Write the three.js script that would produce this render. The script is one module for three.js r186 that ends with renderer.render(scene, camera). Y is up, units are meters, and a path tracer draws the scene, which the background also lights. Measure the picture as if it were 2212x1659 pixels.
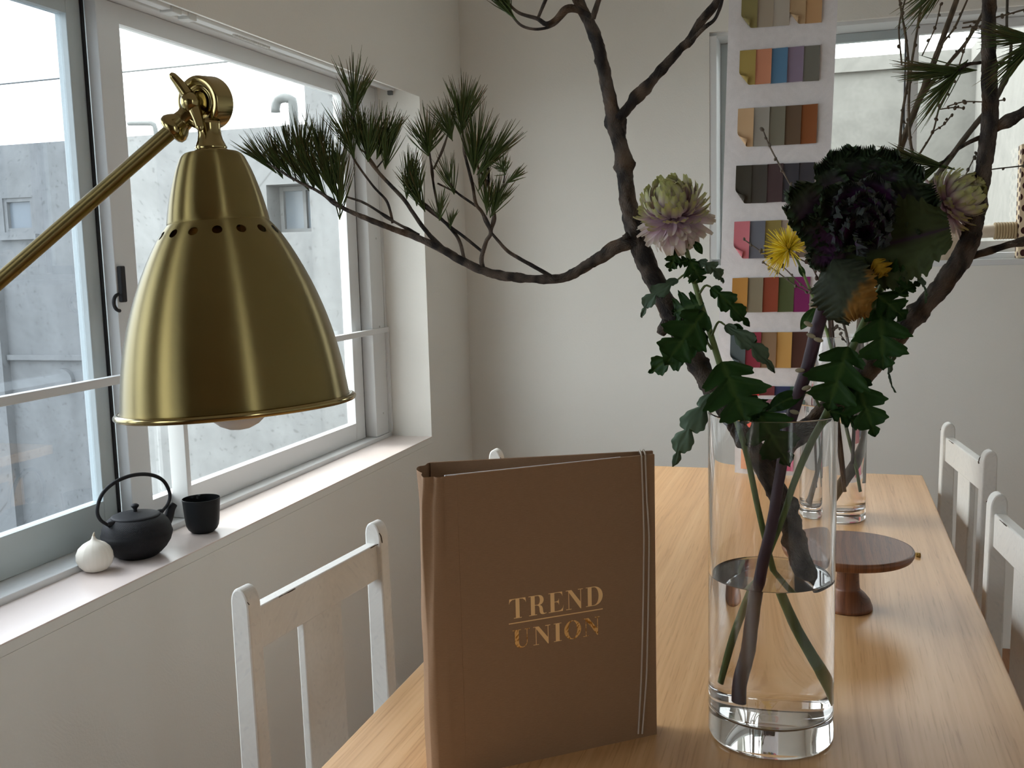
import * as THREE from 'three';
import { mergeGeometries, toCreasedNormals } from 'three/addons/utils/BufferGeometryUtils.js';
import { RoundedBoxGeometry } from 'three/addons/geometries/RoundedBoxGeometry.js';
import { ImprovedNoise } from 'three/addons/math/ImprovedNoise.js';

// ---------- camera, sky, exposure ----------
const V = (x, y, z) => new THREE.Vector3(x, y, z);
const scene = new THREE.Scene();
const renderer = new THREE.WebGLRenderer({ antialias: true });
renderer.toneMapping = THREE.LinearToneMapping;
renderer.toneMappingExposure = 1.21;
renderer.shadowMap.enabled = true;
const FOCAL = 2200, FW = 2212, FH = 1659;
const camera = new THREE.PerspectiveCamera(2 * Math.atan(FH / 2 / FOCAL) * 180 / Math.PI, FW / FH, 0.05, 200);
camera.position.set(0, 1.33, 0);
camera.rotation.order = 'YXZ';
camera.rotation.set(-0.12522, 0.29733, -0.025994);
camera.updateMatrixWorld(true);
// overcast daylight: an even, slightly blue sky
scene.background = new THREE.Color().setRGB(0.93, 0.975, 1.0);
scene.backgroundIntensity = 4.7;
// the sun behind thin cloud: a wide, soft glow high on the window side
const sun = new THREE.DirectionalLight(new THREE.Color().setRGB(1, 0.985, 0.96), 3.6);
sun.position.set(-7.5, 6.6, -1.6); sun.target.position.set(-0.3, 0.73, -1.6);
sun.castShadow = true; sun.shadow.radius = 55; sun.shadow.mapSize.set(2048, 2048);
Object.assign(sun.shadow.camera, { left: -5, right: 5, top: 5, bottom: -5, near: 0.5, far: 25 });
scene.add(sun, sun.target);

// survey helpers: where the line of sight through a photo pixel meets a plane of the room
function sight(px, py) { return V(px - FW / 2, FH / 2 - py, -FOCAL).applyQuaternion(camera.quaternion); }
function onZ(px, py, z) { const r = sight(px, py); return r.multiplyScalar((z - camera.position.z) / r.z).add(camera.position); }
function onY(px, py, y) { const r = sight(px, py); return r.multiplyScalar((y - camera.position.y) / r.y).add(camera.position); }

// ---------- small tools ----------
let seed = 7;
function rnd() { seed = (seed + 0x6D2B79F5) | 0; let t = Math.imul(seed ^ (seed >>> 15), 1 | seed); t = (t + Math.imul(t ^ (t >>> 7), 61 | t)) ^ t; return ((t ^ (t >>> 14)) >>> 0) / 4294967296; }
const rr = (a, b) => a + (b - a) * rnd();
const perlin = new ImprovedNoise();
const N3 = (x, y, z) => perlin.noise(x, y, z);
const clamp = (v, a = 0, b = 1) => Math.min(b, Math.max(a, v));
const mix = (a, b, t) => a + (b - a) * t;
const smooth = (a, b, x) => { const t = clamp((x - a) / (b - a)); return t * t * (3 - 2 * t); };
const used = {};
function numbered(n) { used[n] = (used[n] ?? -1) + 1; return used[n] ? n + '_' + String(used[n]).padStart(3, '0') : n; }
function shade(o) { o.traverse((m) => { if (m.isMesh) { m.castShadow = true; m.receiveShadow = true; } }); return o; }
function add(name, geo, mat, parent) {
  const m = new THREE.Mesh(Array.isArray(geo) ? mergeAll(geo) : geo, mat);
  m.castShadow = m.receiveShadow = true;
  if (parent) { m.name = name; parent.add(m); } else { m.name = numbered(name); scene.add(m); }
  return m;
}
function group(name, label, category, pos, grp) {
  const g = new THREE.Group(); g.name = numbered(name); scene.add(g);
  if (pos) g.position.copy(pos);
  g.userData = { label, category }; if (grp) g.userData.group = grp;
  return g;
}
function tag(o, label, category, grp) { o.userData.label = label; o.userData.category = category; if (grp) o.userData.group = grp; return o; }
function structure(name, geo, mat) { const m = new THREE.Mesh(Array.isArray(geo) ? mergeAll(geo) : geo, mat); m.name = name; m.castShadow = m.receiveShadow = true; m.userData.kind = 'structure'; scene.add(m); return m; }
function structGroup(name) { const g = new THREE.Group(); g.name = name; g.userData.kind = 'structure'; scene.add(g); return g; }
function mergeAll(list) {
  const keepColor = list.every((g) => g.attributes.color), keepUv = list.every((g) => g.attributes.uv);
  return mergeGeometries(list.map((g) => {
    const q = g.index ? g.toNonIndexed() : g.clone();
    for (const k of Object.keys(q.attributes)) if (!['position', 'normal'].includes(k) && !(k === 'uv' && keepUv) && !(k === 'color' && keepColor)) q.deleteAttribute(k);
    if (!q.attributes.normal) q.computeVertexNormals();
    return q;
  }));
}
function box(x0, x1, y0, y1, z0, z1, bevel = 0) {
  const w = x1 - x0, h = y1 - y0, d = z1 - z0;
  const g = bevel ? new RoundedBoxGeometry(w, h, d, 2, Math.min(bevel, w / 2.01, h / 2.01, d / 2.01)) : new THREE.BoxGeometry(w, h, d);
  g.translate((x0 + x1) / 2, (y0 + y1) / 2, (z0 + z1) / 2);
  return metreUV(g);
}
// uv in metres from the side that a face looks to
function metreUV(g) {
  const p = g.attributes.position, n = g.attributes.normal, uv = new Float32Array(p.count * 2);
  for (let i = 0; i < p.count; i++) {
    const ax = Math.abs(n.getX(i)), ay = Math.abs(n.getY(i)), az = Math.abs(n.getZ(i));
    const [u, v] = ay >= ax && ay >= az ? [p.getX(i), p.getZ(i)] : ax >= az ? [p.getY(i), p.getZ(i)] : [p.getX(i), p.getY(i)];
    uv[2 * i] = u; uv[2 * i + 1] = v;
  }
  g.setAttribute('uv', new THREE.BufferAttribute(uv, 2));
  return g;
}
function lathe(profile, seg = 64) { return new THREE.LatheGeometry(profile.map(([r, y]) => new THREE.Vector2(Math.max(r, 1e-5), y)), seg); }
// a tube of changing radius along a smooth path; pts: [Vector3, radius]
function limb(pts, { sides = 8, step = 0.006, lump = 0, knobs = 0, tension = 0.5, colour = null, capped = true, uvScale = 1 } = {}) {
  const curve = new THREE.CatmullRomCurve3(pts.map((p) => p[0]), false, 'catmullrom', tension);
  const len = curve.getLength(), n = Math.max(4, Math.min(260, Math.ceil(len / step)));
  const cum = [0]; for (let i = 1; i < pts.length; i++) cum.push(cum[i - 1] + pts[i][0].distanceTo(pts[i - 1][0]));
  const total = cum[cum.length - 1];
  const radius = (t) => { const s = t * total; let i = 1; while (i < cum.length - 1 && cum[i] < s) i++; return mix(pts[i - 1][1], pts[i][1], clamp((s - cum[i - 1]) / Math.max(1e-9, cum[i] - cum[i - 1]))); };
  const pos = [], uv = [], idx = [], col = [];
  let T = curve.getTangentAt(0), Nn = Math.abs(T.y) < 0.9 ? V(0, 1, 0).cross(T).normalize() : V(1, 0, 0).cross(T).normalize();
  const off = rr(0, 50);
  for (let i = 0; i <= n; i++) {
    const t = i / n, c = curve.getPointAt(t), t2 = curve.getTangentAt(t);
    Nn.sub(t2.clone().multiplyScalar(Nn.dot(t2))).normalize(); T = t2;
    const B = T.clone().cross(Nn);
    const base = radius(t);
    for (let k = 0; k <= sides; k++) {
      const a = (k % sides) / sides * Math.PI * 2, ca = Math.cos(a), sa = Math.sin(a);
      let r = base;
      if (lump) r *= 1 + lump * (N3(c.x * 70 + ca * 1.6 + off, c.y * 70 + sa * 1.6, c.z * 70) + 0.6 * N3(c.x * 190 + ca * 3 + off, c.y * 190, c.z * 190 + sa * 3));
      if (knobs) r *= 1 + knobs * Math.max(0, N3(c.x * 33 + off, c.y * 33, c.z * 33 + ca) - 0.32) * 2.5;
      const p = c.clone().addScaledVector(Nn, ca * r).addScaledVector(B, sa * r);
      pos.push(p.x, p.y, p.z); uv.push(k / sides * Math.PI * 2 * base * uvScale, t * len * uvScale);
      if (colour) { const q = colour(t, a, p, off); col.push(q[0], q[1], q[2]); }
    }
  }
  const w = sides + 1;
  for (let i = 0; i < n; i++) for (let k = 0; k < sides; k++) { const a = i * w + k; idx.push(a, a + 1, a + w, a + 1, a + w + 1, a + w); }
  if (capped) for (const i of [0, n]) {
    const c = curve.getPointAt(i / n), at = pos.length / 3;
    pos.push(c.x, c.y, c.z); uv.push(0, 0); if (colour) { const q = colour(i / n, 0, c, off); col.push(q[0], q[1], q[2]); }
    for (let k = 0; k < sides; k++) i ? idx.push(at, i * w + k, i * w + k + 1) : idx.push(at, k + 1, k);
  }
  const g = new THREE.BufferGeometry();
  g.setAttribute('position', new THREE.Float32BufferAttribute(pos, 3)); g.setAttribute('uv', new THREE.Float32BufferAttribute(uv, 2));
  if (colour) g.setAttribute('color', new THREE.Float32BufferAttribute(col, 3));
  g.setIndex(idx); g.computeVertexNormals();
  // close the seam of the normals
  const nn = g.attributes.normal;
  for (let i = 0; i <= n; i++) { const a = i * w, b = a + sides; const x = nn.getX(a) + nn.getX(b), y = nn.getY(a) + nn.getY(b), z = nn.getZ(a) + nn.getZ(b), l = Math.hypot(x, y, z) || 1; nn.setXYZ(a, x / l, y / l, z / l); nn.setXYZ(b, x / l, y / l, z / l); }
  return g;
}
function texture(w, h, fn, srgb = true) {
  const d = new Uint8Array(w * h * 4);
  for (let y = 0; y < h; y++) for (let x = 0; x < w; x++) { const c = fn(x / w, y / h, x, y), i = (y * w + x) * 4; d[i] = clamp(c[0]) * 255; d[i + 1] = clamp(c[1]) * 255; d[i + 2] = clamp(c[2]) * 255; d[i + 3] = 255; }
  const t = new THREE.DataTexture(d, w, h); t.wrapS = t.wrapT = THREE.RepeatWrapping; t.magFilter = THREE.LinearFilter; t.minFilter = THREE.LinearMipmapLinearFilter; t.generateMipmaps = true;
  if (srgb) t.colorSpace = THREE.SRGBColorSpace; t.needsUpdate = true; return t;
}
function per(t, rx, ry) { const c = t.clone(); c.repeat.set(rx, ry); c.needsUpdate = true; return c; }
const grey = (v) => [v, v, v];
// noise that tiles over the unit square
function tile(u, v, fu, fv, s = 0) { const a = u * Math.PI * 2, b = v * Math.PI * 2; return N3(Math.cos(a) * fu + s, Math.sin(a) * fu + Math.cos(b) * fv, Math.sin(b) * fv + s * 1.7); }
const std = (o) => new THREE.MeshStandardMaterial(o);
const phys = (o) => new THREE.MeshPhysicalMaterial(o);
const lin = (r, g, b) => new THREE.Color().setRGB(r, g, b);

// ---------- materials ----------
const plasterBump = texture(256, 256, (u, v) => grey(0.5 + 0.25 * tile(u, v, 9, 9) + 0.25 * tile(u, v, 22, 22, 4)), false);
const M = {};
M.wall = std({ color: lin(0.82, 0.81, 0.765), roughness: 0.9, bumpMap: per(plasterBump, 3, 3), bumpScale: 0.0006 });
M.walnut = std({ color: lin(0.13, 0.085, 0.05), roughness: 0.6 });
M.ceiling = std({ color: lin(0.86, 0.84, 0.79), roughness: 0.95 });
M.window = std({ color: lin(0.72, 0.735, 0.74), roughness: 0.42 });
M.windowGrey = std({ color: lin(0.5, 0.56, 0.57), roughness: 0.45 });
M.gasket = std({ color: lin(0.012, 0.012, 0.014), roughness: 0.7 });
M.sill = phys({ color: lin(0.78, 0.68, 0.64), roughness: 0.3, clearcoat: 0.25, clearcoatRoughness: 0.2 });
const pane = phys({ color: lin(0.97, 0.985, 0.98), transmission: 1, roughness: 0.0, thickness: 0, ior: 1.5 });
const paneTint = phys({ color: lin(0.73, 0.76, 0.79), transmission: 1, roughness: 0.0, thickness: 0, ior: 1.5 });
function woodTex(w, h, dark, mid, light, bands, rings) {
  return texture(w, h, (u, v) => {
    const warp = 0.014 * tile(u, v, 0.8, 0.6, 3) + 0.004 * tile(u, v, 3, 1.2, 8);
    const g1 = tile(u + warp, v, bands, 0.25, 1), g2 = tile(u + warp * 0.5, v, bands * 4.2, 0.9, 5), g3 = tile(u, v, bands * 11, 3.2, 9);
    const cath = Math.sin((u + warp * 3) * rings * Math.PI * 2 + 2.4 * tile(u, v, 1.1, 0.7, 11));
    let t = 0.5 + 0.32 * g1 + 0.22 * g2 + 0.12 * cath * 0.5;
    const pore = smooth(0.28, 0.5, g3) * 0.5;
    t = clamp(t - pore * 0.55);
    return [0, 1, 2].map((i) => t < 0.5 ? mix(dark[i], mid[i], t * 2) : mix(mid[i], light[i], t * 2 - 1));
  });
}
const oakTex = woodTex(1024, 1024, [0.72, 0.53, 0.335], [0.83, 0.65, 0.45], [0.89, 0.73, 0.54], 7, 6);
M.oak = phys({ map: per(oakTex, 1 / 0.85, 1 / 1.5), roughness: 0.36, clearcoat: 0.15, clearcoatRoughness: 0.3 });
const teakTex = woodTex(512, 512, [0.28, 0.15, 0.08], [0.46, 0.28, 0.17], [0.6, 0.4, 0.26], 4, 9);
M.teak = std({ map: per(teakTex, 1 / 0.22, 1 / 0.4), roughness: 0.42 });
M.floorWood = std({ map: per(woodTex(512, 512, [0.42, 0.27, 0.16], [0.55, 0.37, 0.23], [0.63, 0.45, 0.3], 6, 5), 1, 0.6), roughness: 0.5 });
const chipTex = texture(512, 512, (u, v) => { const s = 0.94 + 0.015 * tile(u, v, 2, 2) + 0.015 * tile(u, v, 8, 8, 3); const m = smooth(0.42, 0.52, tile(u, v, 6, 6, 12)); return [mix(s, 0.8, m * 0.2), mix(s * 0.99, 0.8, m * 0.2), mix(s * 0.965, 0.8, m * 0.2)]; });
M.chairPaint = std({ map: per(chipTex, 3, 3), color: lin(0.9, 0.9, 0.9), roughness: 0.5 });
M.chipped = std({ color: lin(0.06, 0.035, 0.02), roughness: 0.9 });
const brushTex = texture(64, 1024, (u, v, x, y) => grey(0.5 + 0.3 * N3(0.3, y * 0.9, 2.2) + 0.2 * N3(u * 3, y * 2.3, 7)), false);
M.brass = phys({ color: lin(0.31, 0.245, 0.102), metalness: 1, roughness: 0.4, anisotropy: 1, anisotropyRotation: Math.PI / 2, bumpMap: brushTex, bumpScale: 0.00003 });
M.brassSmooth = phys({ color: lin(0.38, 0.305, 0.14), metalness: 1, roughness: 0.14 });
M.bulb = phys({ color: lin(0.82, 0.81, 0.79), roughness: 0.25, transmission: 0.15, thickness: 0 });
const kraftTex = texture(512, 512, (u, v, x, y) => { const s = 0.5 + 0.3 * N3(u * 22, y * 0.42, 1) + 0.25 * N3(u * 60, y * 0.9, 5) + 0.1 * tile(u, v, 3, 3); return [mix(0.54, 0.61, s), mix(0.415, 0.475, s), mix(0.30, 0.355, s)]; });
const kraftBump = texture(512, 512, (u, v, x, y) => grey(0.5 + 0.35 * N3(u * 30, y * 0.5, 1) + 0.2 * N3(u * 90, y * 1.1, 5)), false);
M.kraft = std({ map: per(kraftTex, 6, 6), bumpMap: per(kraftBump, 6, 6), bumpScale: 0.00012, roughness: 0.75, side: THREE.DoubleSide });
M.gold = std({ color: lin(0.93, 0.64, 0.32), metalness: 0.7, roughness: 0.45 });
const foilTex = texture(256, 256, (u, v) => { const k = smooth(-0.1, 0.5, tile(u, v, 7, 4, 2)); return [mix(0.93, 0.66, k), mix(0.76, 0.42, k), mix(0.5, 0.16, k)]; });
M.goldWorn = std({ map: per(foilTex, 1, 1), metalness: 0.85, roughness: 0.4 });
M.elastic = std({ color: lin(0.5, 0.42, 0.35), roughness: 0.8 });
M.paper = std({ color: lin(0.8, 0.78, 0.8), roughness: 0.9 });
M.glass = phys({ color: lin(1, 1, 1), transmission: 1, roughness: 0, thickness: 0.02, ior: 1.5 });
M.water = phys({ color: lin(1, 1, 1), transmission: 1, roughness: 0, thickness: 0.1, ior: 1.333 });
const hatchBump = texture(256, 256, (u, v) => grey(0.5 + 0.5 * Math.sin(u * Math.PI * 2 * 12) * Math.sin(v * Math.PI * 2 * 12)), false);
M.iron = phys({ color: lin(0.012, 0.0125, 0.015), roughness: 0.62, specularIntensity: 0.5 });
M.ironHatch = phys({ color: lin(0.012, 0.0125, 0.015), roughness: 0.6, specularIntensity: 0.5, bumpMap: per(hatchBump, 8, 4), bumpScale: 0.0008 });
M.blackMatt = phys({ color: lin(0.012, 0.014, 0.016), roughness: 0.55, specularIntensity: 0.5 });
M.blackGloss = std({ color: lin(0.008, 0.009, 0.01), roughness: 0.06 });
M.bulbSkin = std({ vertexColors: true, roughness: 0.7 });
const barkBump = texture(256, 256, (u, v) => grey(0.5 + 0.5 * tile(u, v, 5, 3) + 0.3 * tile(u, v, 14, 9, 3)), false);
M.bark = std({ vertexColors: true, roughness: 0.9, bumpMap: per(barkBump, 25, 18), bumpScale: 0.003 });
M.twig = std({ vertexColors: true, roughness: 0.8 });
M.needle = std({ vertexColors: true, roughness: 0.55 });
M.stem = std({ vertexColors: true, roughness: 0.55 });
M.leaf = phys({ vertexColors: true, roughness: 0.6, specularIntensity: 0.35, side: THREE.DoubleSide, transmission: 0.25, thickness: 0 });
M.kale = phys({ vertexColors: true, roughness: 0.62, specularIntensity: 0.3, side: THREE.DoubleSide, transmission: 0.12, thickness: 0 });
M.petal = phys({ vertexColors: true, roughness: 0.6, side: THREE.DoubleSide, transmission: 0.3, thickness: 0 });
M.yellow = phys({ color: lin(0.9, 0.72, 0.03), roughness: 0.6, side: THREE.DoubleSide, transmission: 0.25, thickness: 0 });
M.concrete = std({ map: texture(512, 512, (u, v) => { const s = 0.49 + 0.03 * tile(u, v, 2, 2) + 0.02 * tile(u, v, 9, 9, 3) + 0.02 * tile(u, v, 5, 0.6, 6) - 0.07 * smooth(0.45, 0.55, tile(u, v, 16, 16, 9)); return [s * 0.985, s, s * 1.01]; }), roughness: 0.95 });
M.concrete.map.repeat.set(0.4, 0.4);
M.paleConcrete = std({ map: texture(256, 256, (u, v) => { const s = 0.5 + 0.03 * tile(u, v, 2, 2) + 0.02 * tile(u, v, 9, 9, 3); return [s, s * 0.99, s * 0.95]; }), roughness: 0.95 });
M.outGlass = std({ color: lin(0.16, 0.19, 0.22), roughness: 0.25 });
M.outPipe = std({ color: lin(0.12, 0.13, 0.13), roughness: 0.6 });
M.ground = std({ color: lin(0.22, 0.22, 0.21), roughness: 1 });
M.bead = std({ color: lin(0.6, 0.6, 0.58), roughness: 0.35 });

// ---------- room shell ----------
const XW = -1.3, ZB = -3.69, XR = 2.0, ZF = 2.25, HC = 2.55, SILL = 0.711, HEAD = 1.867;
const W1 = { z0: -3.27, z1: -0.15 }, W2 = { z0: 0.2, z1: 2.0 };
const FL = -0.05;
structure('floor', box(XW - 0.35, XR + 0.2, -0.25, FL, ZB - 0.25, ZF + 0.2), M.floorWood);
structure('ceiling', box(XW - 0.35, XR + 0.2, HC, HC + 0.2, ZB - 0.25, ZF + 0.2), M.ceiling);
{
  const parts = [box(XW - 0.32, XW, FL, SILL - 0.0226, ZB - 0.2, ZF)];
  const posts = [[ZB - 0.2, W1.z0], [W1.z1, W2.z0], [W2.z1, ZF]];
  for (const [a, b] of posts) parts.push(box(XW - 0.32, XW, SILL - 0.0226, HEAD + 0.09, a, b));
  parts.push(box(XW - 0.32, XW, HEAD + 0.09, HC, ZB - 0.2, ZF));
  // lintel with its soffit rising towards the glass
  for (const w of [W1, W2]) {
    const s = new THREE.Shape([[XW, HEAD], [XW, HEAD + 0.09], [XW - 0.32, HEAD + 0.09], [XW - 0.32, HEAD + 0.056], [XW - 0.15, HEAD + 0.056]].map(([x, y]) => new THREE.Vector2(x, y)));
    const g = new THREE.ExtrudeGeometry(s, { depth: w.z1 - w.z0, bevelEnabled: false }); g.translate(0, 0, w.z0);
    parts.push(metreUV(g));
  }
  structure('wall_left', parts, M.wall);
}
const BW = { x0: -0.385, x1: 1.5, y0: 1.278, y1: 2.078 };
structure('wall_back', [box(XW, XR + 0.2, FL, BW.y0 - 0.02, ZB - 0.22, ZB), box(XW, XR + 0.2, BW.y1, HC, ZB - 0.22, ZB), box(XW, BW.x0, BW.y0 - 0.02, BW.y1, ZB - 0.22, ZB), box(BW.x1, XR + 0.2, BW.y0 - 0.02, BW.y1, ZB - 0.22, ZB)], M.wall);
const RW = { z0: 1.3, z1: 1.95, y0: 0.3, y1: 2.3 };
structure('wall_right', [box(XR, XR + 0.2, FL, HC, ZB, RW.z0), box(XR, XR + 0.2, FL, HC, RW.z1, ZF + 0.2), box(XR, XR + 0.2, FL, RW.y0, RW.z0, RW.z1), box(XR, XR + 0.2, RW.y1, HC, RW.z0, RW.z1)], M.wall);
structure('wall_front', box(XW - 0.32, XR, FL, HC, ZF, ZF + 0.2), M.walnut);
structure('trim_1', box(XW - 0.15, XW, SILL - 0.003, SILL, W1.z0, W1.z1, 0.001), M.sill);
structure('trim_4', box(XW - 0.3, XW - 0.0004, SILL - 0.022, SILL - 0.003, W1.z0, W1.z1), M.wall);
structure('trim_2', box(XW - 0.15, XW, SILL - 0.022, SILL, W2.z0, W2.z1, 0.001), M.sill);
structure('trim_3', box(BW.x0, BW.x1, BW.y0 - 0.02, BW.y0, ZB - 0.2, ZB, 0.0015), M.window);

// left window: sliding sashes in an aluminium frame, with a guard rail inside
function sashParts(x0, x1, y0, y1, z0, z1, low, high, side0, side1) {
  return [box(x0, x1, y0, y1, z0, z0 + side0, 0.002), box(x0, x1, y0, y1, z1 - side1, z1, 0.002), box(x0 + 0.001, x1 - 0.001, y0, y0 + low, z0 + side0, z1 - side1), box(x0 + 0.001, x1 - 0.001, y1 - high, y1, z0 + side0, z1 - side1)];
}
function slidingWindow(name, w, mid, guard) {
  const g = structGroup(name), FX = XW - 0.15, top = HEAD + 0.056;
  add('outer_frame', [box(FX - 0.15, FX, SILL - 0.003, SILL + 0.014, w.z0, w.z1, 0.002), box(FX - 0.15, FX - 0.004, top - 0.02, top, w.z0, w.z1, 0.002),
    box(FX - 0.149, FX - 0.002, SILL + 0.014, top - 0.02, w.z0, w.z0 + 0.018), box(FX - 0.149, FX - 0.002, SILL + 0.014, top - 0.02, w.z1 - 0.018, w.z1)], M.window, g);
  const sx = FX - 0.04, y0 = SILL + 0.015, y1 = top - 0.021, s2 = sx - 0.036;
  // far sash on the inner track
  add('sash', sashParts(sx - 0.03, sx, y0, y1, w.z0 + 0.13, mid, 0.06, 0.042, 0.07, 0.075), M.window, g);
  add('pane', box(sx - 0.018, sx - 0.014, y0 + 0.058, y1 - 0.04, w.z0 + 0.198, mid - 0.073), pane, g);
  add('gasket', box(sx - 0.026, sx - 0.004, y0, y1, w.z0 + 0.119, w.z0 + 0.1295), M.gasket, g);
  add('side_track', box(FX - 0.1, FX - 0.003, y0, y1, w.z0 + 0.019, w.z0 + 0.118, 0.002), M.window, g);
  // near sash on the outer track
  add('sash', sashParts(s2 - 0.03, s2, y0, y1, mid - 0.012, w.z1 - 0.019, 0.085, 0.042, 0.062, 0.05), M.windowGrey, g);
  add('pane', box(s2 - 0.018, s2 - 0.014, y0 + 0.083, y1 - 0.04, mid + 0.048, w.z1 - 0.067), paneTint, g);
  add('gasket', box(s2 + 0.0005, s2 + 0.005, y0, y1, mid + 0.0005, mid + 0.008), M.gasket, g);
  if (guard) {
    const x = FX + 0.006;
    add('guard_rail', [box(x - 0.02, x, 1.078, 1.096, w.z0 + 0.002, w.z1 - 0.02, 0.001), box(x - 0.02, x, SILL + 0.015, 1.078, w.z0 + 0.002, w.z0 + 0.014)], M.window, g);
    add('guard_post', box(x - 0.044, x, SILL + 0.015, 1.078, -2.066, -2.05, 0.001), M.window, g);
    for (let k = 0; k < 3; k++) { const q = new THREE.CylinderGeometry(0.0035, 0.0035, 0.002, 10); q.rotateZ(Math.PI / 2); q.translate(FX - 0.002, 0.8 + k * 0.3, w.z0 + 0.06); add('screw', q, M.bead, g); }
    add('lock', [box(sx, sx + 0.012, 1.25, 1.33, mid - 0.02, mid - 0.004, 0.003), (() => { const t = new THREE.TorusGeometry(0.018, 0.004, 8, 20, Math.PI); t.rotateY(Math.PI / 2); t.rotateX(Math.PI / 2); t.translate(sx + 0.006, 1.25, mid + 0.002); return t; })()], M.gasket, g);
  }
}
slidingWindow('window_1', W1, -1.905, true);
slidingWindow('window_2', W2, 1.12, false);
{
  const g = structGroup('window_3'), z = ZB - 0.13;
  add('outer_frame', [box(BW.x0, BW.x1, BW.y1 - 0.012, BW.y1, z - 0.08, ZB - 0.02), box(BW.x0, BW.x1, BW.y0, BW.y0 + 0.02, z - 0.08, z + 0.04), box(BW.x0, BW.x0 + 0.024, BW.y0 + 0.02, BW.y1 - 0.012, z - 0.08, ZB - 0.004), box(BW.x1 - 0.024, BW.x1, BW.y0 + 0.02, BW.y1 - 0.012, z - 0.08, ZB - 0.01)], M.window, g);
  const sash = (x0, x1, zz) => [box(x0 + 0.04, x1 - 0.04, BW.y1 - 0.042, BW.y1 - 0.013, zz - 0.014, zz + 0.014), box(x0 + 0.04, x1 - 0.04, BW.y0 + 0.021, BW.y0 + 0.06, zz - 0.014, zz + 0.014), box(x0, x0 + 0.04, BW.y0 + 0.021, BW.y1 - 0.013, zz - 0.015, zz + 0.015, 0.002), box(x1 - 0.04, x1, BW.y0 + 0.021, BW.y1 - 0.013, zz - 0.015, zz + 0.015, 0.002)];
  add('sash', sash(BW.x0 + 0.024, 0.305, z - 0.04), M.windowGrey, g);
  add('pane', box(BW.x0 + 0.06, 0.27, BW.y0 + 0.055, BW.y1 - 0.038, z - 0.042, z - 0.038), pane, g);
  add('sash', sash(0.262, BW.x1 - 0.024, z), M.window, g);
  add('pane', box(0.3, BW.x1 - 0.06, BW.y0 + 0.055, BW.y1 - 0.038, z - 0.002, z + 0.002), pane, g);
  add('gasket', box(0.258, 0.262, BW.y0 + 0.03, BW.y1 - 0.03, z - 0.02, z + 0.012), M.gasket, g);
  const r = structGroup('window_4'), rx = XR + 0.08;
  add('outer_frame', sashParts(rx, rx + 0.06, RW.y0, RW.y1, RW.z0, RW.z1, 0.04, 0.04, 0.04, 0.04), M.window, r);
  add('pane', box(rx + 0.028, rx + 0.032, RW.y0 + 0.039, RW.y1 - 0.039, RW.z0 + 0.039, RW.z1 - 0.039), pane, r);
}
// curtain rail under the lintel
{
  const g = group('curtain_rail', 'slim white metal curtain rail with clear clips along the window head', 'rail', V(XW - 0.1, HEAD + 0.03, 0));
  add('track', [box(-0.012, 0.012, -0.006, 0.006, W1.z0 + 0.005, W1.z1 - 0.02, 0.002), box(-0.002, 0.002, -0.004, 0.012, W1.z0 + 0.01, W1.z1 - 0.02)], M.window, g);
  add('bracket', box(-0.018, 0.018, -0.012, 0.008, -2.06, -2.025, 0.003), M.bead, g); add('bracket', box(-0.016, 0.016, -0.014, 0.006, -2.12, -2.09, 0.003), M.bead, g);
  const beads = []; for (let k = 0; k < 16; k++) { const s = new THREE.SphereGeometry(0.0045, 8, 6); s.translate(0, -0.008, -2.3 - k * 0.011); beads.push(s); }
  const b = add('runner_beads', beads, M.bead, g); b.userData.kind = 'stuff';
  add('end_stop', box(-0.008, 0.008, -0.02, 0.0, W1.z0 + 0.006, W1.z0 + 0.02, 0.002), M.outPipe, g);
}

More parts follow.
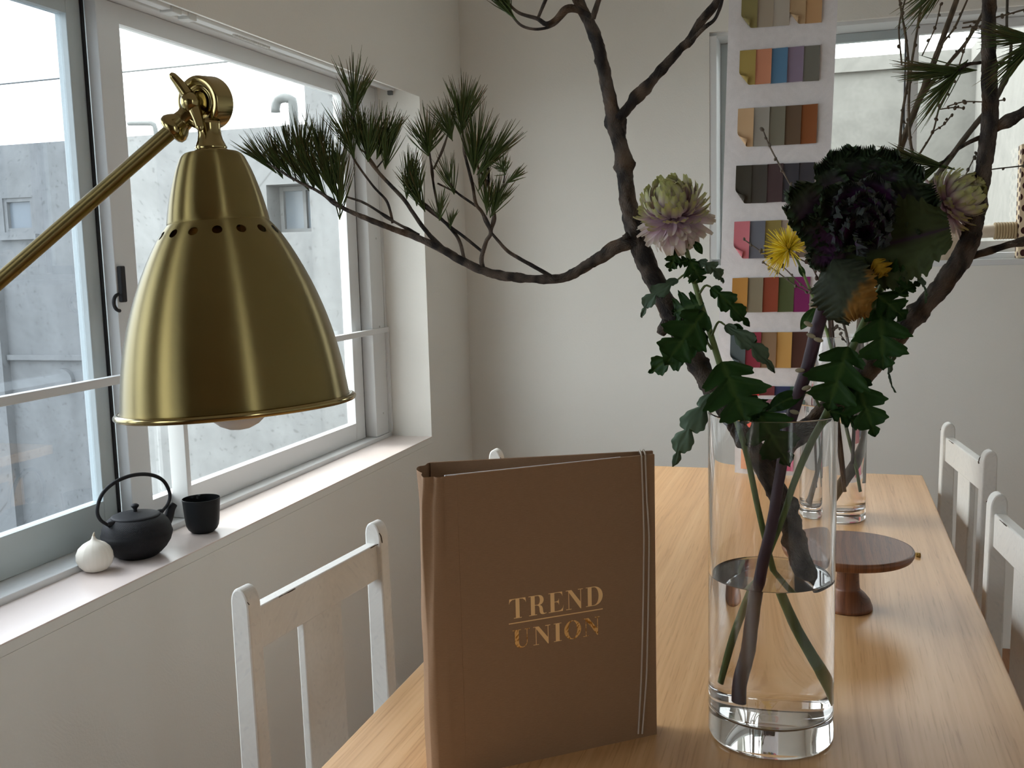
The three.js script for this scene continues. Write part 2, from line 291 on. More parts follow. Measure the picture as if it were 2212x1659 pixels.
// ---------- outside ----------
{
  structure('ground', box(-40, 40, -3.4, -3.2, -40, 40), M.ground);
  const b = group('neighbour_building', 'pale concrete house wall with small windows beyond the left window', 'building', V(-6, -3.2, -6.7));
  const L = (x0, x1, y0, y1, z0, z1, bv) => { const g = box(x0, x1, y0, y1, z0, z1, bv); g.translate(6, 3.2, 6.7); return g; };
  const wx = [[-6.07, -5.79, 1.61, 1.87], [-3.77, -3.40, 1.535, 1.865]];
  // wall with two window openings
  const ys = [-3.2, 1.535, 1.87, 2.27];
  add('wall', [L(-14, -2.2, ys[0], 1.535, -7.2, -6.5), L(-14, -2.2, 1.87, 2.27, -7.2, -6.5), L(-14, -6.07, 1.535, 1.87, -7.2, -6.5), L(-5.79, -3.77, 1.535, 1.87, -7.2, -6.5), L(-3.4, -2.2, 1.535, 1.87, -7.2, -6.5), L(-6.07, -5.79, 1.535, 1.61, -7.2, -6.5)], M.concrete, b);
  add('ledge', [L(-6.12, -4.4, 0.62, 0.66, -6.5, -6.46)], M.concrete, b);
  add('pilaster', [L(-6.9, -6.13, -3.2, 1.2, -6.5, -6.42), L(-3.3, -3.08, -3.2, 2.6, -6.5, -6.25)], M.concrete, b);
  wx.forEach(([x0, x1, y0, y1], i) => {
    const d = i ? -6.72 : -6.55;
    const w = add('window', [L(x0 + 0.03, x1 - 0.03, y0, y0 + 0.03, d, d + 0.038), L(x0 + 0.03, x1 - 0.03, y1 - 0.03, y1, d, d + 0.038), L(x0 + 0.001, x0 + 0.03, y0, y1, d, d + 0.04), L(x1 - 0.03, x1 - 0.001, y0, y1, d, d + 0.04)].concat(i ? [L((x0 + x1) / 2, (x0 + x1) / 2 + 0.025, y0 + 0.03, y1 - 0.03, d, d + 0.037)] : [L(x0 - 0.04, x1 + 0.04, y0 - 0.06, y0 - 0.02, d, d + 0.09)]), M.concrete, b);
    add('pane', L(x0 + 0.02, x1 - 0.02, y0 + 0.02, y1 - 0.02, d + 0.005, d + 0.01), M.outGlass, w);
  });
  const pipe = (pts, r) => { const g = limb(pts.map((p) => [V(p[0] + 6, p[1] + 3.2, p[2] + 6.7), r]), { sides: 10, step: 0.03 }); return g; };
  add('vent_pipe', pipe([[-3.58, 2.1, -6.6], [-3.58, 2.42, -6.6], [-3.6, 2.46, -6.6], [-3.65, 2.475, -6.6], [-3.7, 2.46, -6.6], [-3.72, 2.41, -6.6], [-3.72, 2.38, -6.6]], 0.033), M.outPipe, b);
  add('vent_pipe', pipe([[-4.72, 2.1, -6.6], [-4.72, 2.32, -6.6], [-4.74, 2.36, -6.6], [-4.78, 2.37, -6.6], [-4.95, 2.38, -6.6]], 0.018), M.outPipe, b);
  const vent = new THREE.CylinderGeometry(0.09, 0.1, 0.05, 24); vent.rotateX(Math.PI / 2); vent.translate(-5.62 + 6, 0.46 + 3.2, -6.49 + 6.7);
  add('round_vent', vent, M.concrete, b);
  const cable = limb([[V(-14, 3.0, -8), 0.008], [V(-6.3, 3.05, -8), 0.008], [V(0, 3.1, -8), 0.008]], { sides: 6, step: 0.2 });
  tag(add('power_cable', cable, M.outPipe), 'thin grey cable crossing the sky outside the left window', 'cable');
  const c = group('garden_wall', 'cream parapet wall with a coping seen through the back window', 'wall', V(0.5, -3.2, -6));
  const K = (x0, x1, y0, y1, z0, z1) => { const g = box(x0, x1, y0, y1, z0, z1); g.translate(-0.5, 3.2, 6); return g; };
  add('wall', [K(-1.9, 0.8, -3.2, 2.27, -6.25, -6), K(0.76, 1.0, -3.2, 2.27, -6, -4.15)], M.paleConcrete, c);
  add('coping', [K(-1.9, 0.76, 2.27, 2.345, -6.28, -5.97), K(0.73, 1.03, 2.27, 2.345, -6.28, -4.15)], M.paleConcrete, c);
}

// ---------- table ----------
{
  const T = 0.73, t = group('dining_table', 'long oak dining table with pale straight grain', 'table', V(-0.155, 0, -1.71));
  const L = (x0, x1, y0, y1, z0, z1, bv) => { const g = box(x0, x1, y0, y1, z0, z1, bv); g.translate(0.155, 0, 1.71); return g; };
  add('tabletop', L(-0.567, 0.257, T - 0.032, T, -2.823, -0.6, 0.003), M.oak, t);
  add('apron', [L(-0.5, 0.19, T - 0.1, T - 0.032, -2.74, -2.715), L(-0.5, 0.19, T - 0.1, T - 0.032, -0.715, -0.69), L(-0.5, -0.475, T - 0.1, T - 0.032, -2.74, -0.69), L(0.165, 0.19, T - 0.1, T - 0.032, -2.74, -0.69)], M.oak, t);
  for (const [x, z] of [[-0.5, -2.75], [0.13, -2.75], [-0.5, -0.74], [0.13, -0.74]]) add('leg', L(x, x + 0.06, FL, T - 0.1, z, z + 0.06, 0.004), M.oak, t);
}

// ---------- chairs ----------
function makeChair() {
  const g = new THREE.Group(), hz = 0.178, lean = 0.004;
  const post = (z) => {
    const s = new THREE.Shape(); const w = 0.0115;
    // side outline of the post, sawn leaning back above the seat, with a rounded top
    s.moveTo(-w, FL); s.lineTo(w, FL); s.lineTo(w + 0.003, 0.44); s.lineTo(w - lean * 0.85, 0.868);
    s.quadraticCurveTo(w - lean * 0.86 - 0.002, 0.889, -lean - 0.002, 0.890); s.quadraticCurveTo(-w - lean, 0.888, -w - lean, 0.870); s.lineTo(-w - 0.003, 0.44); s.lineTo(-w, FL);
    const q = new THREE.ExtrudeGeometry(s, { depth: 0.022, bevelEnabled: true, bevelThickness: 0.003, bevelSize: 0.003, bevelSegments: 2, curveSegments: 10 });
    q.translate(0, 0, z - 0.011); return metreUV(q);
  };
  add('post', post(-hz), M.chairPaint, g); add('post', post(hz), M.chairPaint, g);
  const lx = (y) => -lean * (y - 0.44) / 0.43;
  const panel = (y0, y1, z0, z1, th) => { const q = box(-th / 2, th / 2, y0, y1, z0, z1, 0.003); const p = q.attributes.position; for (let i = 0; i < p.count; i++) p.setX(i, p.getX(i) + lx(p.getY(i)) - 0.002); return q; };
  add('top_rail', panel(0.797, 0.858, -hz + 0.012, hz - 0.012, 0.02), M.chairPaint, g);
  add('splat', panel(0.52, 0.7975, -0.052, 0.052, 0.014), M.chairPaint, g);
  add('lower_rail', panel(0.485, 0.525, -hz + 0.012, hz - 0.012, 0.018), M.chairPaint, g);
  add('seat', box(-0.012, 0.4, 0.436, 0.456, -hz - 0.01, hz + 0.01, 0.006), M.chairPaint, g);
  for (const s of [-1, 1]) add('leg', box(0.355, 0.387, FL, 0.436, s * (hz - 0.004) - 0.016, s * (hz - 0.004) + 0.016, 0.003), M.chairPaint, g);
  add('stretcher', [box(0, 0.36, 0.17, 0.2, -hz - 0.008, -hz + 0.008, 0.003), box(0, 0.36, 0.17, 0.2, hz - 0.008, hz + 0.008, 0.003)], M.chairPaint, g);
  // worn edges where the paint is gone
  const chip = (pts, r) => limb(pts.map((p) => [V(...p), r]), { sides: 5, step: 0.004, lump: 0.9 });
  for (const pts of [[[0.0075, 0.8583, -hz + 0.016], [0.0075, 0.8585, -hz + 0.04]], [[0.0075, 0.8583, hz - 0.1], [0.0075, 0.8585, hz - 0.06]], [[0.004, 0.8805, hz + 0.0125], [0.0115, 0.872, hz + 0.0125]], [[0.004, 0.8805, -hz + 0.0125], [0.0115, 0.872, -hz + 0.0125], [0.0135, 0.86, -hz + 0.0125]]]) add('worn_edge', chip(pts, 0.0008), M.chipped, g);
  return g;
}
const chairSpots = [
  [-0.728, -1.353, -0.096, 'white painted chair with chipped edges, nearest the camera on the window side'],
  [-0.705, -2.0, 0.0, 'white chair hidden behind the brown binder, only a post top showing'],
  [0.319, -2.515, Math.PI + 0.119, 'white chair on the right of the table, farther from the camera'],
  [0.316, -1.755, Math.PI + 0.11, 'white chair cut by the right edge of the photo'],
];
{
  const proto = makeChair();
  for (const [x, z, a, label] of chairSpots) { const c = proto.clone(); c.name = numbered('dining_chair'); c.position.set(x, 0, z); c.rotation.y = a; c.userData = { label, category: 'chair', group: 'white chairs around the table' }; scene.add(shade(c)); }
}

// ---------- brass lamp ----------
{
  const D = 0.73, k = D / FOCAL;           // metres for one photo pixel at the lamp
  const at = (px, py, d = D) => sight(px, py).multiplyScalar(d / FOCAL).add(camera.position);
  const top = at(457, 331, D - 0.004), rim = at(514, 881, D + 0.012);
  const elbow = at(-330, 895), joint = at(443, 222);
  const base = V(elbow.x, FL, elbow.z);
  const lamp = group('floor_lamp', 'brushed brass lamp with bell shade, ring of vent holes and wing nut', 'lamp', base);
  const rel = (v) => v.clone().sub(base);
  const head = new THREE.Group(); head.name = 'head'; lamp.add(head);
  head.position.copy(rel(top)); head.quaternion.setFromUnitVectors(V(0, -1, 0), rim.clone().sub(top).normalize());
  const P = [[30, 0], [54, 0], [61, 3], [67, 9], [72, 19], [80, 38], [88, 62], [96, 90], [102, 115], [106.5, 138], [108, 147], [107.3, 149.5], [108.5, 151], [113, 156], [121, 166], [131, 180], [143, 200], [157, 226], [172, 257], [187, 292], [201, 330], [214, 372], [224.5, 414], [233, 458], [239, 500], [243, 536], [244, 545]];
  const outer = P.map(([r, t]) => [r * k, -t * k]);
  const inner = P.slice(1).reverse().map(([r, t]) => [(r - 3) * k, -(t + (t < 20 ? 4 : 0)) * k]);
  // smooth the profile
  const fine = new THREE.SplineCurve(outer.slice(0).map(([r, y]) => new THREE.Vector2(r, y))).getPoints(110).map((q) => [q.x, q.y]);
  // the shade wall, drilled with a ring of holes: plain turned parts above and below a band with round openings
  const tA = 158, tB = 187, tH = 172.5, NH = 16, turn0 = 0.35 / NH * Math.PI * 2, rHole = 10.5;
  const rAt = (t) => { for (let q = 1; q < fine.length; q++) if (-fine[q][1] / k >= t && -fine[q][1] > -fine[q - 1][1]) { const a = -fine[q - 1][1] / k, b = -fine[q][1] / k; return mix(fine[q - 1][0], fine[q][0], (t - a) / (b - a)) / k; } return 244; };
  const slope = (t) => (rAt(t + 2) - rAt(t - 2)) / 4;
  const wall = (inset) => {
    const up = fine.filter(([r, y]) => -y / k < tA - 0.3).map(([r, y]) => [r - inset * k, y]).concat([[(rAt(tA) - inset) * k, -tA * k]]);
    const low = [[(rAt(tB) - inset) * k, -tB * k]].concat(fine.filter(([r, y]) => -y / k > tB + 0.3).map(([r, y]) => [r - inset * k, y]));
    const pos = [], nor = [], uv = [], idx = [], M2 = 40, RG = 5;
    for (let h = 0; h < NH; h++) {
      const a0 = turn0 + h / NH * Math.PI * 2, base = pos.length / 3;
      for (let ring = 0; ring <= RG; ring++) for (let m = 0; m <= M2; m++) {
        const th = m / M2 * Math.PI * 2, cx = Math.cos(th), cy = Math.sin(th), sl = Math.hypot(1, slope(tH));
        const inA = rHole * cx / rAt(tH), inT = rHole * cy / sl, big = Math.max(Math.abs(cx), Math.abs(cy));
        const outA = cx / big * Math.PI / NH, outT = cy / big * (tB - tA) / 2, f = ring / RG;
        const a = a0 + mix(inA, outA, f), t = tH + mix(inT, outT, f), r = (rAt(t) - inset) * k, d = slope(t), l = Math.hypot(1, d);
        pos.push(Math.sin(a) * r, -t * k, Math.cos(a) * r); nor.push(Math.sin(a) / l, d / l, Math.cos(a) / l); uv.push(a / (Math.PI * 2), 1 - t / 545);
      }
      const w = M2 + 1;
      for (let ring = 0; ring < RG; ring++) for (let m = 0; m < M2; m++) { const q = base + ring * w + m; idx.push(q, q + 1, q + w, q + 1, q + w + 1, q + w); }
    }
    const g = new THREE.BufferGeometry(); g.setAttribute('position', new THREE.Float32BufferAttribute(pos, 3)); g.setAttribute('normal', new THREE.Float32BufferAttribute(nor, 3)); g.setAttribute('uv', new THREE.Float32BufferAttribute(uv, 2)); g.setIndex(idx);
    return [lathe([...up].reverse(), 128), g, lathe([...low].reverse(), 128)];
  };
  const shadeMesh = add('shade', wall(0), M.brass, head);
  add('shade_lining', wall(3), M.brass, shadeMesh);
  const tor = new THREE.TorusGeometry(249 * k, 9.5 * k, 14, 120); tor.rotateX(Math.PI / 2); tor.scale(1, 0.8, 1); tor.translate(0, -547 * k, 0);
  add('rolled_rim', tor, M.brassSmooth, shadeMesh);
    const bulb = add('bulb', lathe([[0, -601], [22, -598], [42, -589], [58, -575], [68, -557], [72, -534], [68, -509], [56, -484], [40, -459], [34, -400], [34, -330], [0, -330]].map(([r, y]) => [r * k, y * k]), 40), M.bulb, head);
  add('socket', lathe([[0, -335], [46, -335], [46, -200], [40, -30], [0, -30]].map(([r, y]) => [r * k, y * k]), 32), M.brassSmooth, bulb);
  add('neck', lathe([[0, -1], [37, -1], [38, 2], [37, 5], [33, 7], [32, 9], [34, 11], [31, 18], [27, 27], [24.5, 38], [24, 50], [25, 60], [25, 70], [0, 70]].map(([r, y]) => [r * k, y * k]), 48), M.brassSmooth, head);
  // swivel drum: its axis points left of the camera
  const drum = new THREE.Group(); drum.name = 'swivel_joint'; lamp.add(drum);
  drum.position.copy(rel(at(444, 222)));
  const toCam = camera.position.clone().sub(at(444, 222)).normalize(), up = V(0, 1, 0).applyQuaternion(camera.quaternion), right = up.clone().cross(toCam).normalize();
  const axis = toCam.clone().multiplyScalar(Math.cos(0.72)).addScaledVector(right, -Math.sin(0.72)).addScaledVector(up, -0.02).normalize();
  drum.quaternion.setFromUnitVectors(V(0, 1, 0), axis);
  const R = 56, Hh = 27;
  add('drum', lathe([[0, -Hh], [R - 5, -Hh], [R - 1, -Hh + 2], [R, -Hh + 5], [R, Hh - 6], [R - 2, Hh - 2], [R - 6, Hh], [42, Hh], [40, Hh - 1], [38, Hh - 7], [33, Hh - 7], [31, Hh - 5], [27, Hh - 5], [26, Hh - 9], [0, Hh - 9]].map(([r, y]) => [r * k, y * k]).reverse().reverse(), 72), M.brassSmooth, drum);
  const nut = new THREE.Group(); nut.name = 'wing_nut';
  const nutMesh = add('wing_nut', [lathe([[0, 18], [24, 18], [24, 25], [20, 30], [19, 42], [22, 48], [18, 58], [10, 64], [0, 65]].map(([r, y]) => [r * k, y * k]).reverse().reverse(), 32)], M.brassSmooth, drum);
  // wings
  const inPlane = up.clone().multiplyScalar(0.83).addScaledVector(right, -0.56); inPlane.sub(axis.clone().multiplyScalar(inPlane.dot(axis))).normalize();
  const loc = inPlane.applyQuaternion(drum.quaternion.clone().invert());
  const wing = (s) => limb([[V(0, 42 * k, 0).addScaledVector(loc, s * 8 * k), 15 * k], [V(0, 46 * k, 0).addScaledVector(loc, s * 25 * k), 13 * k], [V(0, 52 * k, 0).addScaledVector(loc, s * 45 * k), 10.5 * k], [V(0, 60 * k, 0).addScaledVector(loc, s * 63 * k), 8 * k], [V(0, 63 * k, 0).addScaledVector(loc, s * 68 * k), 3.5 * k]], { sides: 14, step: 0.0012 });
  add('wing', wing(1), M.brassSmooth, nutMesh); add('wing', wing(-1), M.brassSmooth, nutMesh);
  // arm
  const armDir = at(0, 606).sub(at(372, 281)).normalize();
  const sock = new THREE.Group(); const s0 = at(428, 232, D + 0.004);
  const sg = lathe([[0, 0], [25, 0], [25, 26], [22, 38], [23, 48], [30, 58], [34, 67], [33, 77], [27, 82], [17, 84], [0, 82]].map(([r, y]) => [r * k, y * k]), 40);
  const sm = add('arm_socket', sg, M.brassSmooth, lamp);
  sm.position.copy(rel(s0)); sm.quaternion.setFromUnitVectors(V(0, 1, 0), armDir);
  add('arm', limb([[rel(at(395, 261)), 16.5 * k], [rel(at(0, 606)), 16.5 * k], [rel(elbow), 16.5 * k]], { sides: 28, step: 0.03, tension: 0 }), M.brass, lamp);
  const el = new THREE.CylinderGeometry(0.02, 0.02, 0.022, 32); el.rotateX(Math.PI / 2); el.translate(...rel(elbow).toArray());
  add('elbow_joint', el, M.brassSmooth, lamp);
  add('pole', limb([[rel(elbow), 0.0065], [V(0, 0.6, 0), 0.0065], [V(0, 0.02, 0), 0.0065]], { sides: 24, step: 0.1, tension: 0 }), M.brass, lamp);
  add('base', lathe([[0, 0], [0.125, 0], [0.13, 0.004], [0.128, 0.014], [0.11, 0.022], [0.02, 0.03], [0.012, 0.05], [0, 0.05]], 64), M.brass, lamp);
}

// ---------- binder ----------
{
  const T = 0.73, TOP = 1.087, H = TOP - T;
  const A = V(-0.42, 0, -1.034), A2 = V(-0.3905, 0, -1.0545), FR = V(-0.193, 0, -1.209), BR = V(-0.199, 0, -1.231), Bk = V(-0.447, 0, -1.117), P1 = V(-0.4375, 0, -1.058), P2 = V(-0.4505, 0, -1.096);
  const binder = group('ring_binder', 'large brown cloth binder standing upright with gold lettering', 'binder', V(-0.31, T, -1.13));
  const off = V(0.31, 0, 1.13);
  const u = FR.clone().sub(A2).normalize(), nrm = V(-u.z, 0, u.x); if (nrm.z < 0) nrm.negate();
  // a board with thickness between two plan points
  function board(a, b, th, out, y0 = 0, y1 = H) {
    const s = new THREE.Shape([a, b, b.clone().addScaledVector(out, -th), a.clone().addScaledVector(out, -th)].map((p) => new THREE.Vector2(p.x + off.x, -(p.z + off.z))));
    const g = new THREE.ExtrudeGeometry(s, { depth: y1 - y0, bevelEnabled: true, bevelThickness: 0.0004, bevelSize: 0.0004, bevelSegments: 1 }); g.rotateX(-Math.PI / 2); g.translate(0, y0, 0);
    const p = g.attributes.position, uv = new Float32Array(p.count * 2), d = b.clone().sub(a).normalize();
    for (let i = 0; i < p.count; i++) { uv[2 * i] = p.getX(i) * d.x + p.getZ(i) * d.z; uv[2 * i + 1] = p.getY(i); }
    g.setAttribute('uv', new THREE.BufferAttribute(uv, 2)); return g;
  }
  const front = add('front_cover', board(A2, FR, 0.0028, nrm), M.kraft, binder);
  const ub = BR.clone().sub(Bk).normalize(), nb = V(ub.z, 0, -ub.x); if (nb.z > 0) nb.negate();
  add('back_cover', board(Bk, BR, 0.0028, nb), M.kraft, binder);
  // soft cloth spine with creases: sheet swept through the plan curve, pinched towards its top
  const plan = [A2, V(-0.4035, 0, -1.0452), V(-0.4155, 0, -1.039), V(-0.4255, 0, -1.040), P1, P2, Bk.clone().add(V(-0.001, 0, 0.004)), Bk];
  const rows = 40, cols = 48, curve = new THREE.CatmullRomCurve3(plan, false, 'catmullrom', 0.15), pos = [], uv = [], idx = [];
  for (let i = 0; i <= rows; i++) for (let j = 0; j <= cols; j++) {
    const t = j / cols, y = i / rows * H, p = curve.getPoint(t), edge = Math.sin(Math.PI * t), hi = smooth(H * 0.5, H, y);
    const cen = V(-0.4, 0, -1.09), out = p.clone().sub(cen).normalize();
    const fold = 0.0035 * Math.sin(t * 26 + y * 9) * hi * edge + 0.0028 * N3(t * 7, y * 9, 3) * edge + 0.002 * edge * smooth(0.9, 1, y / H) * Math.sin(t * 40);
    p.addScaledVector(out, fold + (1 - hi) * 0.004 * edge);
    pos.push(p.x + off.x, y, p.z + off.z); uv.push(t * 0.13, y);
  }
  for (let i = 0; i < rows; i++) for (let j = 0; j < cols; j++) { const a = i * (cols + 1) + j; idx.push(a, a + cols + 1, a + 1, a + 1, a + cols + 1, a + cols + 2); }
  const sp = new THREE.BufferGeometry(); sp.setAttribute('position', new THREE.Float32BufferAttribute(pos, 3)); sp.setAttribute('uv', new THREE.Float32BufferAttribute(uv, 2)); sp.setIndex(idx); sp.computeVertexNormals();
  add('spine', sp, M.kraft, binder);
  // sheets inside, just below the top edge
  const pa = V(-0.412, 0, -1.0415), leafs = [[0.0058, 0.0012], [0.0095, 0.0022], [0.0128, 0.0034]];
  for (const [dep, low] of leafs) { const a = pa.clone().addScaledVector(nrm, -dep).addScaledVector(u, 0.008 + dep), b = pa.clone().addScaledVector(u, 0.235).addScaledVector(nrm, -0.0035 - dep * 0.3); add('page', board(a, b, 0.0022, nrm, 0.012, H - low), M.paper, binder); }
  // elastic: two cords over the fore edge
  const line = (px, py, out) => { const r = sight(px, py), o = camera.position, d = A2.clone().addScaledVector(nrm, out); return o.clone().addScaledVector(r, (d.clone().sub(o).dot(nrm)) / r.dot(nrm)); };
  for (const dx of [0, 11]) {
    const f = [[1386, 992], [1389, 1080], [1391, 1160], [1390, 1260], [1388, 1370], [1385, 1470], [1379, 1585]].map(([x, y]) => line(x + dx * (y < 1100 ? 0.75 : y > 1500 ? 0.75 : 1), y, 0.0012).sub(V(-0.31, T, -1.13)));
    const topF = f[0].clone(); topF.y = H + 0.0008;
    const topB = topF.clone().add(V(-0.007, 0.0, -0.024));
    const botB = topB.clone(); botB.y = 0.004;
    add('elastic_cord', limb([[botB, 0.0011], [topB.clone().add(V(0, -0.05, 0)), 0.0011], [topB, 0.0011], [topF, 0.0011], ...f.map((p) => [p, 0.0011])], { sides: 8, step: 0.004, tension: 0.3 }), M.elastic, binder);
  }
  // lettering: modern-face capitals in foil, drawn in units of the cap height
  const hair = 0.032, poly = (pts) => new THREE.Shape(pts.map(([x, y]) => new THREE.Vector2(x, y)));
  const rect = (x0, y0, x1, y1) => poly([[x0, y0], [x1, y0], [x1, y1], [x0, y1]]);
  function ring(cx, cy, rx, ry, ix, iy, shift = 0) { const s = new THREE.Shape(); s.absellipse(cx, cy, rx, ry, 0, Math.PI * 2); const h = new THREE.Path(); h.absellipse(cx + shift, cy, ix, iy, 0, Math.PI * 2, true); s.holes.push(h); return s; }
  const glyph = {
    T: [0.85, () => [rect(0.03, 1 - hair, 0.82, 1), poly([[0.0, 0.74], [0.03, 1], [0.3, 1 - hair], [0.16, 0.95], [0.05, 0.86]]), poly([[0.85, 0.74], [0.82, 1], [0.55, 1 - hair], [0.69, 0.95], [0.8, 0.86]]), rect(0.33, 0, 0.52, 1), rect(0.23, 0, 0.62, hair)]],
    R: [0.9, () => { const b = new THREE.Shape(); b.moveTo(0.28, 1); b.lineTo(0.5, 1); b.bezierCurveTo(0.84, 1, 0.84, 0.49, 0.5, 0.49); b.lineTo(0.28, 0.49); const h = new THREE.Path(); h.moveTo(0.3, 1 - hair); h.lineTo(0.46, 1 - hair); h.bezierCurveTo(0.6, 0.95, 0.6, 0.56, 0.46, 0.49 + hair); h.lineTo(0.3, 0.49 + hair); h.lineTo(0.3, 1 - hair); b.holes.push(h);
      const leg = new THREE.Shape(); leg.moveTo(0.44, 0.505); leg.bezierCurveTo(0.7, 0.5, 0.7, 0.34, 0.72, 0.16); leg.bezierCurveTo(0.73, 0.03, 0.8, 0.03, 0.89, 0.06); leg.lineTo(0.9, 0.035); leg.bezierCurveTo(0.75, -0.03, 0.58, -0.03, 0.55, 0.14); leg.bezierCurveTo(0.53, 0.3, 0.56, 0.46, 0.42, 0.475); leg.lineTo(0.44, 0.505);
      return [rect(0.11, 0, 0.31, 1), rect(0, 1 - hair, 0.32, 1), rect(0.01, 0, 0.41, hair), b, leg]; }],
    E: [0.77, () => [rect(0.1, 0, 0.3, 1), rect(0, 1 - hair, 0.7, 1), rect(0, 0, 0.72, hair), poly([[0.71, 0.76], [0.7, 1], [0.48, 1 - hair], [0.6, 0.95], [0.68, 0.86]]), poly([[0.76, 0.3], [0.72, 0], [0.46, hair], [0.62, 0.06], [0.72, 0.16]]), rect(0.28, 0.5, 0.52, 0.5 + hair), poly([[0.53, 0.68], [0.53, 0.34], [0.5, 0.44], [0.4, 0.5], [0.4, 0.5 + hair], [0.5, 0.58]])]],
    N: [0.88, () => [rect(0.13, 0, 0.13 + hair, 1), rect(0, 0, 0.28, hair), poly([[0.0, 1], [0.29, 1], [0.77, 0.3], [0.77, -0.02], [0.74, -0.02], [0.1, 1 - hair], [0.0, 1 - hair]]), rect(0.745, 0, 0.745 + hair, 1), rect(0.62, 1 - hair, 0.88, 1)]],
    D: [0.88, () => { const b = new THREE.Shape(); b.moveTo(0.28, 1); b.lineTo(0.4, 1); b.bezierCurveTo(1.04, 1, 1.04, 0, 0.4, 0); b.lineTo(0.28, 0); const h = new THREE.Path(); h.moveTo(0.3, 1 - hair); h.lineTo(0.4, 1 - hair); h.bezierCurveTo(0.75, 0.98, 0.75, 0.02, 0.4, hair); h.lineTo(0.3, hair); h.lineTo(0.3, 1 - hair); b.holes.push(h); return [rect(0.1, 0, 0.3, 1), rect(0, 1 - hair, 0.32, 1), rect(0, 0, 0.32, hair), b]; }],
    U: [0.86, () => { const b = new THREE.Shape(); b.moveTo(0.11, 0.35); b.bezierCurveTo(0.11, -0.12, 0.74, -0.14, 0.74, 0.35); b.lineTo(0.74 - hair, 0.35); b.bezierCurveTo(0.7, -0.06, 0.31, -0.06, 0.31, 0.35); b.lineTo(0.11, 0.35); return [rect(0.11, 0.34, 0.31, 1), rect(0, 1 - hair, 0.42, 1), rect(0.74 - hair, 0.34, 0.74, 1), rect(0.6, 1 - hair, 0.86, 1), b]; }],
    I: [0.4, () => [rect(0.1, 0, 0.3, 1), rect(0, 0, 0.4, hair), rect(0, 1 - hair, 0.4, 1)]],
    O: [0.88, () => [ring(0.44, 0.5, 0.44, 0.52, 0.23, 0.485)]],
  };
  const cap = 0.0238;
  const origin1 = line(1100, 1338, 0.0003), end1 = line(1302, 1308, 0.0003), origin2 = line(1108, 1402, 0.0003), end2 = line(1296, 1373, 0.0003);
  const word = (text, o, e, capH, gaps, mats) => {
    const total = [...text].reduce((a, ch, i) => a + glyph[ch][0] + (i ? gaps[i - 1] : 0), 0), width = e.clone().sub(o).dot(u), sx = width / total;
    let x = 0;
    [...text].forEach((ch, i) => {
      if (i) x += gaps[i - 1];
      const gs = glyph[ch][1]().map((s, n) => new THREE.ExtrudeGeometry(s, { depth: 1 + n * 0.12, bevelEnabled: false, curveSegments: 18 }));
      const g = mergeAll(gs); g.scale(sx, capH, 0.0002); g.translate(x * sx, 0, 0);
      const pg = g.attributes.position, uvA = new Float32Array(pg.count * 2); for (let q = 0; q < pg.count; q++) { uvA[2 * q] = pg.getX(q) * 14; uvA[2 * q + 1] = pg.getY(q) * 14; } g.setAttribute('uv', new THREE.BufferAttribute(uvA, 2));
      const m = new THREE.Matrix4().makeBasis(u, V(0, 1, 0), nrm); g.applyMatrix4(m);
      const q = o.clone().sub(V(-0.31, T, -1.13)); g.translate(q.x, q.y, q.z);
      add('letter', g, mats[i], front); x += glyph[ch][0];
    });
  };
  const gd = M.gold, gw = M.goldWorn;
  word('TREND', origin1, end1, cap, [0.125, 0.1, 0.12, 0.15], [gd, gd, gd, gd, gd]);
  word('UNION', origin2, end2, cap * 0.94, [0.17, 0.17, 0.14, 0.11], [gw, gd, gd, gw, gw]);
  const r0 = line(1099, 1347, 0.0003), r1 = line(1302, 1316, 0.0003), rw = r1.clone().sub(r0).dot(u);
  const rg = box(0, rw, -0.0006, 0.0006, 0, 0.0002); rg.applyMatrix4(new THREE.Matrix4().makeBasis(u, V(0, 1, 0), nrm)); const rq = r0.clone().sub(V(-0.31, T, -1.13)); rg.translate(rq.x, (rq.y + r1.y - T) / 2, rq.z);
  add('gold_rule', rg, M.gold, front);
}

// ---------- vases ----------
const V1 = V(-0.0565, 0.73, -1.248), V2 = V(0.038, 0.73, -2.336);
function vase(name, label, pos, r, h, wall, foot, waterTop) {
  const v = tag(add(name, lathe([[0, 0], [r - 0.005, 0], [r - 0.0015, 0.0012], [r, 0.005], [r, h - 0.0012], [r - 0.001, h], [r - wall + 0.001, h], [r - wall, h - 0.0012], [r - wall, foot + 0.008], [r - wall - 0.003, foot + 0.002], [r - wall - 0.01, foot], [0, foot - 0.001]].map(([x, y]) => [x, y]), 128), M.glass), label, 'vase', 'glass cylinder vases');
  v.position.copy(pos).setY(pos.y + 0.0006);
  const rw = r - wall + 0.0006, w = add(name === 'glass_vase' ? 'vase_water' : 'vase_water', lathe([[0, foot - 0.0016], [rw - 0.012, foot - 0.0012], [rw - 0.004, foot + 0.0018], [rw, foot + 0.008], [rw, waterTop + 0.0012], [rw - 0.0025, waterTop + 0.0002], [rw - 0.007, waterTop], [0, waterTop]], 128), M.water);
  tag(w, 'clear water filling the lower part of ' + (r > 0.065 ? 'the wide near vase' : 'the slim far vase'), 'water'); w.position.copy(pos).setY(pos.y + 0.0006);
}
vase('glass_vase', 'wide clear glass cylinder vase beside the binder', V1, 0.0757, 0.405, 0.0042, 0.033, 0.2035);
vase('glass_vase', 'slim clear glass cylinder vase at the far end of the table', V2, 0.0592, 0.409, 0.0036, 0.024, 0.222);

